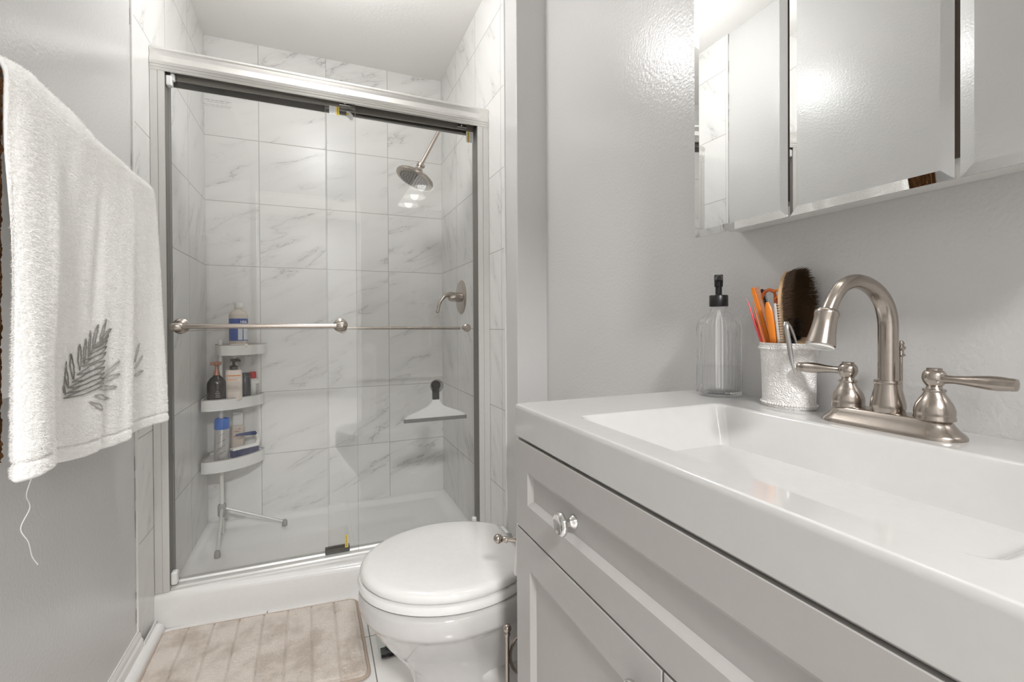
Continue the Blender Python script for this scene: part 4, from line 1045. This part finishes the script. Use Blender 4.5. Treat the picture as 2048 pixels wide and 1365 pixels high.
# jaw shaped dark orange comb with spikes
t = thing('jaw_clip', (0.712, 0.533, 0.838), 'dark orange jaw clip with curved teeth at the top', 'hair clip')
b0, b1 = Vector((0.720, 0.535, 0.838)), Vector((0.716, 0.5615, 1.018))
build(MB().tube([b0 + (b1 - b0) * (i / 10) for i in range(11)], [0.0045] * 9 + [0.004, 0.002], 10, squash=(1, 0.6)), 'spine', amber, t)
for j, u in enumerate(np.linspace(0.45, 1.0, 9)):
    p = b0 + (b1 - b0) * u
    q = [p, p + Vector((-0.004, -0.007, 0.003)), p + Vector((-0.005, -0.013, 0.001)), p + Vector((-0.004, -0.016, -0.004))]
    build(MB().tube(q, [0.0022, 0.0019, 0.0014, 0.0006], 8), 'claw', amber if u < 0.9 else orange, t)
p = b1
hk = smooth_poly([p, p + Vector((-0.004, 0.008, 0.004)), p + Vector((-0.004, 0.018, -0.002)), p + Vector((-0.003, 0.022, -0.012))], 10).tolist()
build(MB().tube(hk, [0.003] * 8 + [0.002, 0.001], 8), 'hook', amber, t)
comb('hair_comb', 'pale translucent comb beside the wooden brush', (0.706, 0.530, 0.838), (0.703, 0.546, 0.998), 0.012, 0.35, pr('pale_comb', (206, 198, 190), 0.35), 1.0, spine=0.3, n=24)
# wooden bristle brush
wood = pr('pale_beech', (206, 172, 132), 0.5, bump=0.1, bscale=40, aniso=(30, 30, 2), var=0.18)
wb = thing('bristle_brush', (0.735, 0.515, 0.838), 'wooden backed brush with dense dark brown bristles', 'brush')
B0, B1 = Vector((0.727, 0.527, 0.836)), Vector((0.729, 0.546, 1.052))
d = (B1 - B0).normalized(); face = Vector((-0.25, -1.0, 0)); face = (face - d * face.dot(d)).normalized(); nn = d.cross(face)  # face: bristle direction
L = (B1 - B0).length
rg = []
for u in np.linspace(0, 1, 26):
    k = math.sqrt(max(0.02, 1 - max(0, (u - 0.72) / 0.285) ** 2)) * (0.55 + 0.45 * sstep(0.0, 0.35, u))
    c = B0 + d * (L * u); w = 0.024 * k
    rg.append([c + nn * (w * math.cos(a)) + face * (0.0075 * math.sin(a)) * (0.5 + 0.5 * k) for a in np.linspace(0, 2 * PI, 16, endpoint=False)])
build(MB().loft(rg), 'wooden_back', wood, wb)
mb = MB()
for k in range(4200):
    u = random.uniform(0.48, 0.985); kk = math.sqrt(max(0.02, 1 - max(0, (u - 0.72) / 0.285) ** 2))
    q = random.uniform(-1, 1) * 0.021 * kk
    p = B0 + d * (L * u) + nn * q + face * 0.006
    dd = (face + d * (random.gauss(0, 0.09) + 0.10 * (u - 0.55)) + nn * (random.gauss(0, 0.09) + q * 9)).normalized()
    l = random.uniform(0.022, 0.030)
    mb.tube([p, p + dd * l], [0.00036, 0.00022], 3, caps=False)
bm_ = pr('dark_brown_bristle', (84, 64, 44), 0.5, var=0.8, bscale=700)
o = build(mb, 'bristles', bm_, wb, weld=False); o['kind'] = 'stuff'
# small black brush in front of it
bk = thing('small_brush', (0.703, 0.507, 0.838), 'small black brush standing low in front of the wooden brush', 'brush')
C0, C1 = Vector((0.708, 0.518, 0.838)), Vector((0.706, 0.520, 0.970))
build(MB().tube([C0 + (C1 - C0) * (i / 8) for i in range(9)], [0.004] * 8 + [0.002], 10), 'stem', M['black_plastic'], bk)
mb = MB()
for k in range(900):
    u = random.uniform(0.74, 1.0); p = C0 + (C1 - C0) * u; a = random.uniform(0, 2 * PI)
    mb.tube([p, p + Vector((0.009 * math.cos(a), 0.010 * math.sin(a) - 0.002, random.uniform(-0.002, 0.005)))], [0.0004, 0.0002], 3, caps=False)
o = build(mb, 'bristles', pr('black_bristle', (20, 20, 22), 0.4), bk, weld=False); o['kind'] = 'stuff'
# tweezers hooked over the front of the tumbler
tw = thing('tweezers', (0.690, 0.517, 0.90), 'grey metal tweezers hooked over the tumbler rim', 'tweezers')
tm = pr('satin_steel', (176, 174, 172), 0.3, 0.9)
T0 = Vector((0.6815, 0.5135, 0.966))
for s in (0, 1):
    if s == 0:
        path = [T0, T0 + Vector((-0.004, -0.003, -0.010)), Vector((0.6800, 0.5080, 0.932)), Vector((0.6805, 0.5040, 0.905)), Vector((0.6815, 0.4995, 0.884))]
    else:
        path = [T0, T0 + Vector((0.006, -0.003, -0.008)), Vector((0.7000, 0.5110, 0.934)), Vector((0.7020, 0.5105, 0.920)), Vector((0.7030, 0.5100, 0.905))]
    q = smooth_poly(path, 18).tolist()
    build(MB().tube(q, [0.0036] * 12 + [0.0034, 0.003, 0.0024, 0.0018, 0.0012, 0.0006], 8, squash=(1.0, 0.4)), 'arm', tm, tw)

# everything in the tumbler stands a little nearer the wall
bpy.context.view_layer.update()
for o in list(COL.objects):
    if o.parent is None and o.name.split('.')[0] in ('tumbler', 'comb_tail', 'hair_comb', 'brush_handle', 'jaw_clip', 'bristle_brush', 'small_brush', 'tweezers'):
        o.location += Vector((0.012, 0.008, 0.0))

# ------------------------------------------------------------------ mirror cabinet
mc = thing('mirror_cabinet', (XW, 0.387, 1.126), 'wall cabinet with three frameless mirror doors above the faucet', 'mirror cabinet')
build(MB().box(0.668, XW - 0.0005, 0.096, 0.678, 1.143, 1.712), 'case', M['white_plastic'], mc, bevel=0.001)
build(MB().box(0.6655, 0.6680, 0.104, 0.670, 1.150, 1.705), 'case_front', M['cabinet_dark'], mc)
mm = M['mirror']
for (a, b2) in ((0.4945, 0.684), (0.2935, 0.4915), (0.090, 0.2885)):
    r = lambda k, x: [(x, a + k, 1.126 + k), (x, b2 - k, 1.126 + k), (x, b2 - k, 1.720 - k), (x, a + k, 1.720 - k)]
    build(MB().loft([r(0, 0.6652), r(0, 0.6615), r(0.0125, 0.6600)]), 'mirror_door', mm, mc, flat=True)

# ------------------------------------------------------------------ towel bar on the left wall
BX, BZ = -0.412, 1.312
tb = thing('towel_rail', (-0.487, 1.05, BZ), 'chrome towel rail on the left wall under the towels', 'towel rail')
build(MB().tube([(BX, 0.62, BZ), (BX, 1.475, BZ)], 0.009, 16), 'bar', M['chrome'], tb)
for y in (0.64, 1.455):
    build(MB().lathe([(0.026, 0), (0.026, 0.004), (0.018, 0.008), (0.010, 0.012), (0.010, 0.06), (0.013, 0.064), (0.013, 0.086), (0.009, 0.089)], (-0.487, y, BZ), (1, 0, 0), 28), 'post', M['chrome'], tb)

def drape(topc, hemc, ztop, zhem, zback, nu, nv, thick=0.0, seed=1, rough=0.0012, droop=None, res_arc=26, R=0.019):
    """topc/hemc: plan curves (X,Y) sampled nu; front sheet from bar to hem; back sheet short"""
    us = np.linspace(0, 1, nu)
    rows = []
    zt = np.interp(us, np.linspace(0, 1, len(ztop)), ztop)
    nb = 40
    for k in range(nb):
        v = k / nb
        z = zback + (BZ - zback) * v
        rows.append(np.column_stack([np.full(nu, BX - R), topc[:, 1] + 0.0, np.full(nu, z)]))
    for k in range(res_arc):
        a = PI - PI * k / res_arc
        zc = zt - R
        f = k / res_arc
        base = np.column_stack([np.full(nu, BX) + R * math.cos(a), topc[:, 1], BZ + (zc - BZ) * math.sin(a) + R * math.sin(a)])
        base[:, 0] += (topc[:, 0] - (BX + R)) * f
        rows.append(base)
    zh = np.interp(us, np.linspace(0, 1, len(zhem)), zhem)
    for k in range(nv):
        v = k / (nv - 1)
        s = v ** 0.85
        xy = topc * (1 - s) + hemc * s
        z = BZ + (zh - BZ) * v
        rows.append(np.column_stack([xy[:, 0], xy[:, 1], z]))
    P = np.array(rows)
    return P, nb + res_arc

def smooth_axis(a, k, axis):
    for _ in range(k):
        a = (a + np.roll(a, 1, axis) + np.roll(a, -1, axis)) / 3
    return a
def normals(P):
    du = np.gradient(P, axis=1); dv = np.gradient(P, axis=0)
    n = np.cross(du, dv); n /= np.maximum(np.linalg.norm(n, axis=2, keepdims=True), 1e-9)
    return n
NU, NV = 460, 420
hem_pts = [(-0.380, 0.832), (-0.368, 0.820), (-0.356, 0.844), (-0.354, 0.880), (-0.362, 0.910), (-0.385, 0.925), (-0.404, 0.955), (-0.406, 1.010), (-0.401, 1.080), (-0.399, 1.150), (-0.392, 1.225), (-0.385, 1.268), (-0.392, 1.292), (-0.404, 1.320), (-0.403, 1.375), (-0.397, 1.430), (-0.388, 1.500), (-0.382, 1.548)]
top_pts = [(-0.394, 0.868), (-0.392, 0.880), (-0.390, 0.90), (-0.391, 0.935), (-0.393, 0.97), (-0.393, 1.01), (-0.392, 1.06), (-0.391, 1.11), (-0.391, 1.16), (-0.391, 1.21), (-0.390, 1.255), (-0.389, 1.285), (-0.391, 1.315), (-0.393, 1.345), (-0.393, 1.38), (-0.392, 1.41), (-0.391, 1.45), (-0.391, 1.478)]
dense_h = smooth_poly(hem_pts, 4000); dense_t = smooth_poly(top_pts, 4000)
arc = np.concatenate([[0], np.cumsum(np.linalg.norm(np.diff(dense_h, axis=0), axis=1))]); arc /= arc[-1]
idx = np.clip(np.searchsorted(arc, np.linspace(0, 1, NU)), 0, 3999)
hemc = dense_h[idx]; topc = dense_t[idx] + np.array((0.002, 0.0))
P, nfront = drape(topc, hemc, [1.342, 1.358, 1.352, 1.336, 1.334, 1.333, 1.331, 1.333, 1.331], [0.762, 0.762, 0.757, 0.745, 0.735, 0.727, 0.722, 0.716, 0.714, 0.714, 0.712, 0.709, 0.705], 0.86, NU, NV)
N = normals(P)
fold = value_noise(np.tile(np.linspace(0, 1, NU) * 3.1, (P.shape[0], 1)), np.linspace(0, 0.35, P.shape[0])[:, None] * np.ones((1, NU)), 0.16, 5)
vfade = np.clip((np.arange(P.shape[0]) - nfront + 10) / 90, 0, 1)[:, None]
P += N * (fold * 0.014 * vfade)[..., None]
sgn = -1.0 if N[nfront + 50, NU // 2, 0] < 0 else 1.0
tw_ = fuzz((P.shape[0], NU), 1) * 0.00035 + 0 * value_noise(np.arange(NU)[None, :] * 0.002 * np.ones((P.shape[0], 1)), np.arange(P.shape[0])[:, None] * 0.002 * np.ones((1, NU)), 0.009, 9) * 0.0007
front_rows = np.zeros((P.shape[0], 1)); front_rows[40:] = 1.0
hemrow = P.shape[0] - 1 - np.arange(P.shape[0])[:, None]
tw_ = tw_ * np.where(hemrow < 12, 0.45, 1.0)
hemline = 0.004 * np.exp(-((hemrow - 16) / 2.0) ** 2)      # stitched hem crease
P2 = P + N * sgn * ((tw_ - hemline) * front_rows)[..., None]
towel = thing('bath_towel', (BX, 1.15, BZ), 'white terry bath towel with leaf embroidery on the left wall rail', 'towel')
THK = 0.006
Pin = P - N * sgn * THK
mb = MB(); mb.grid(P2)
no = len(mb.v); mb.grid(Pin[::3, ::3])
o = build(mb, 'cloth', M['towel'], towel, ang=80, weld=False)
# closed rim between outer and inner sheet
def rim(a, b2):
    mbr = MB(); n = len(a); vs = []; 
    for q in range(5):
        t = q / 4
        bulge = math.sin(PI * t) * 0.0028
        vs += [tuple(a[i] * (1 - t) + b2[i] * t + bul * bulge) for i, bul in zip(range(n), outn)]
    mbr.add(vs, [(q * n + i, q * n + i + 1, (q + 1) * n + i + 1, (q + 1) * n + i) for q in range(4) for i in range(n - 1)])
    return mbr
outn = [np.array((0, 0, -1.0))] * NU
mb = rim(P2[-1], Pin[-1])
outn = [np.array((0, -1.0, 0))] * P2.shape[0]
r2 = rim(P2[:, 0], Pin[:, 0]); mb.add(r2.v, r2.f)
outn = [np.array((0, 1.0, 0))] * P2.shape[0]
r2 = rim(P2[:, -1], Pin[:, -1]); mb.add(r2.v, r2.f)
build(mb, 'bound_edge', M['towel'], towel, ang=80)
# terry pile: short loose loops standing off the cloth
NF = 240000
rj = rng.integers(46, P2.shape[0] - 2, NF); ri = rng.integers(0, NU - 1, NF)
base_ = P2[rj, ri] + (P2[rj, ri + 1] - P2[rj, ri]) * rng.random((NF, 1))
nn_ = N[rj, ri] * sgn
tip_d = nn_ + rng.normal(size=(NF, 3)) * 0.55 + np.array((0, 0, -0.55))
tip_d /= np.linalg.norm(tip_d, axis=1, keepdims=True)
side_ = np.cross(tip_d, rng.normal(size=(NF, 3))); side_ /= np.linalg.norm(side_, axis=1, keepdims=True)
ln_ = rng.uniform(0.0022, 0.0042, (NF, 1)); wd_ = 0.00032
Vf = np.empty((NF * 3, 3)); Vf[0::3] = base_ - side_ * wd_; Vf[1::3] = base_ + side_ * wd_; Vf[2::3] = base_ + tip_d * ln_
Vf -= np.array(towel.location)
me = bpy.data.meshes.new('terry_pile')
me.vertices.add(NF * 3); me.vertices.foreach_set('co', Vf.ravel())
me.loops.add(NF * 3); me.loops.foreach_set('vertex_index', np.arange(NF * 3, dtype=np.int32))
me.polygons.add(NF); me.polygons.foreach_set('loop_start', np.arange(0, NF * 3, 3, dtype=np.int32)); me.polygons.foreach_set('loop_total', np.full(NF, 3, dtype=np.int32))
me.update(calc_edges=True)
me.materials.append(M['towel_pile'])
o = bpy.data.objects.new('terry_pile', me); COL.objects.link(o); o.parent = towel; o['kind'] = 'stuff'
# embroidery: thread outlines lying on the cloth, drawn in cloth coordinates (Y along the wall, Z up)
Fp_ = P2[nfront:]; Np_ = N[nfront:] * sgn
FY_, FZ_ = Fp_[..., 1], Fp_[..., 2]
def on_cloth(px_ray_y, z, lift):
    j = int(np.clip(round((BZ - z) / (BZ - 0.722) * (NV - 1)), 0, NV - 1))
    # search around j for closest z per column
    i = int(np.argmin(np.abs(FY_[j] - px_ray_y) + np.where(FY_[-1] < 1.014, 9.0, 0)))
    jj = int(np.argmin(np.abs(FZ_[:, i] - z)))
    return P[nfront + jj, i] + Np_[jj, i] * lift
def leaf(mbs, y0, z0, y1, z1, w):
    a = np.array((y0, z0)); b_ = np.array((y1, z1)); d_2 = b_ - a; L_ = np.linalg.norm(d_2); n2 = np.array((-d_2[1], d_2[0])) / L_
    for s in (1, -1):
        pts = []
        for t in np.linspace(0, 1, 12):
            q = a + d_2 * t + n2 * (s * w * math.sin(PI * min(1, t * 1.02)) ** 0.8)
            pts.append(on_cloth(q[0], q[1], 0.0019))
        mbs.tube(pts, [0.0011] * 11 + [0.0005], 5)
mbs = MB()
rach = smooth_poly([(1.036, 0.842), (1.050, 0.862), (1.075, 0.888), (1.107, 0.913), (1.145, 0.934)], 30)
for t in np.linspace(0.0, 1.0, 10):
    p = rach[int(t * 29)]
    leaf(mbs, p[0], p[1], p[0] + 0.140 - 0.085 * t ** 1.3, p[1] + 0.012 + 0.014 * t, 0.0046)
for t in np.linspace(0.10, 1.0, 8):
    p = rach[int(t * 29)]
    leaf(mbs, p[0], p[1], max(1.018, p[0] - 0.022 + 0.050 * t), p[1] + 0.047, 0.0038)
build(mbs, 'leaf_embroidery', M['embroid'], towel, weld=False)
mbp = MB()
for k, (a, l) in enumerate(((0.55, 0.075), (0.15, 0.088), (-0.1, 0.09), (-0.28, 0.085), (-0.45, 0.08))):
    leaf(mbp, 1.175 - 0.018 * k, 0.864 - 0.010 * k, 1.175 - 0.018 * k + l * math.cos(a), 0.864 - 0.010 * k + l * math.sin(a) * 0.75, 0.0042)
build(mbp, 'faded_embroidery', M['embroid_pale'], towel, weld=False)
mbp = MB()
for k, (a, l) in enumerate(((1.1, 0.05), (0.5, 0.06), (0.1, 0.06))):
    leaf(mbp, 1.362, 0.880 - 0.016 * k, 1.362 + l * math.cos(a), 0.880 - 0.016 * k + l * math.sin(a), 0.004)
build(mbp, 'faded_embroidery', M['embroid_pale'], towel, weld=False)
th = smooth_poly([(-0.390, 0.905, 0.742), (-0.400, 0.915, 0.715), (-0.405, 0.935, 0.690), (-0.410, 0.922, 0.665), (-0.405, 0.93, 0.640), (-0.408, 0.946, 0.612), (-0.405, 0.955, 0.594)], 40).tolist()
build(MB().tube(th, 0.0007, 5), 'loose_thread', M['thread'], towel)

# brown towel next to it, its edge just in the picture
NU2, NV2 = 90, 160
tc2 = smooth_poly([(-0.3995, 0.805), (-0.3995, 0.82), (-0.3995, 0.835), (-0.3995, 0.868)], NU2)
hc2 = smooth_poly([(-0.4015, 0.805), (-0.4015, 0.82), (-0.4020, 0.835), (-0.4025, 0.862)], NU2)
P, nf = drape(tc2, hc2, [1.329, 1.329, 1.329], [0.775, 0.778, 0.780], 0.95, NU2, NV2, R=0.0125)
N = normals(P); s_ = -1.0 if N[nf + 40, NU2 // 2, 0] < 0 else 1.0
P2 = P + N * s_ * (fuzz(P.shape[:2], 1) * 0.0010)[..., None]
Pin = P - N * s_ * 0.003
mb = MB().grid(P2); mb.grid(Pin)
n0 = P2.shape[0]
for A_, B_ in ((P2[:, -1], Pin[:, -1]), (P2[:, 0], Pin[:, 0]), (P2[-1], Pin[-1]), (P2[0], Pin[0])):
    n = len(A_); mb.add([tuple(q) for q in A_] + [tuple(q) for q in B_], [(i, i + 1, n + i + 1, n + i) for i in range(n - 1)])
bt = thing('hand_towel', (BX, 0.75, BZ), 'brown towel hanging beside the white towel at the left edge', 'towel')
build(mb, 'cloth', M['brown_towel'], bt, ang=80, weld=False)
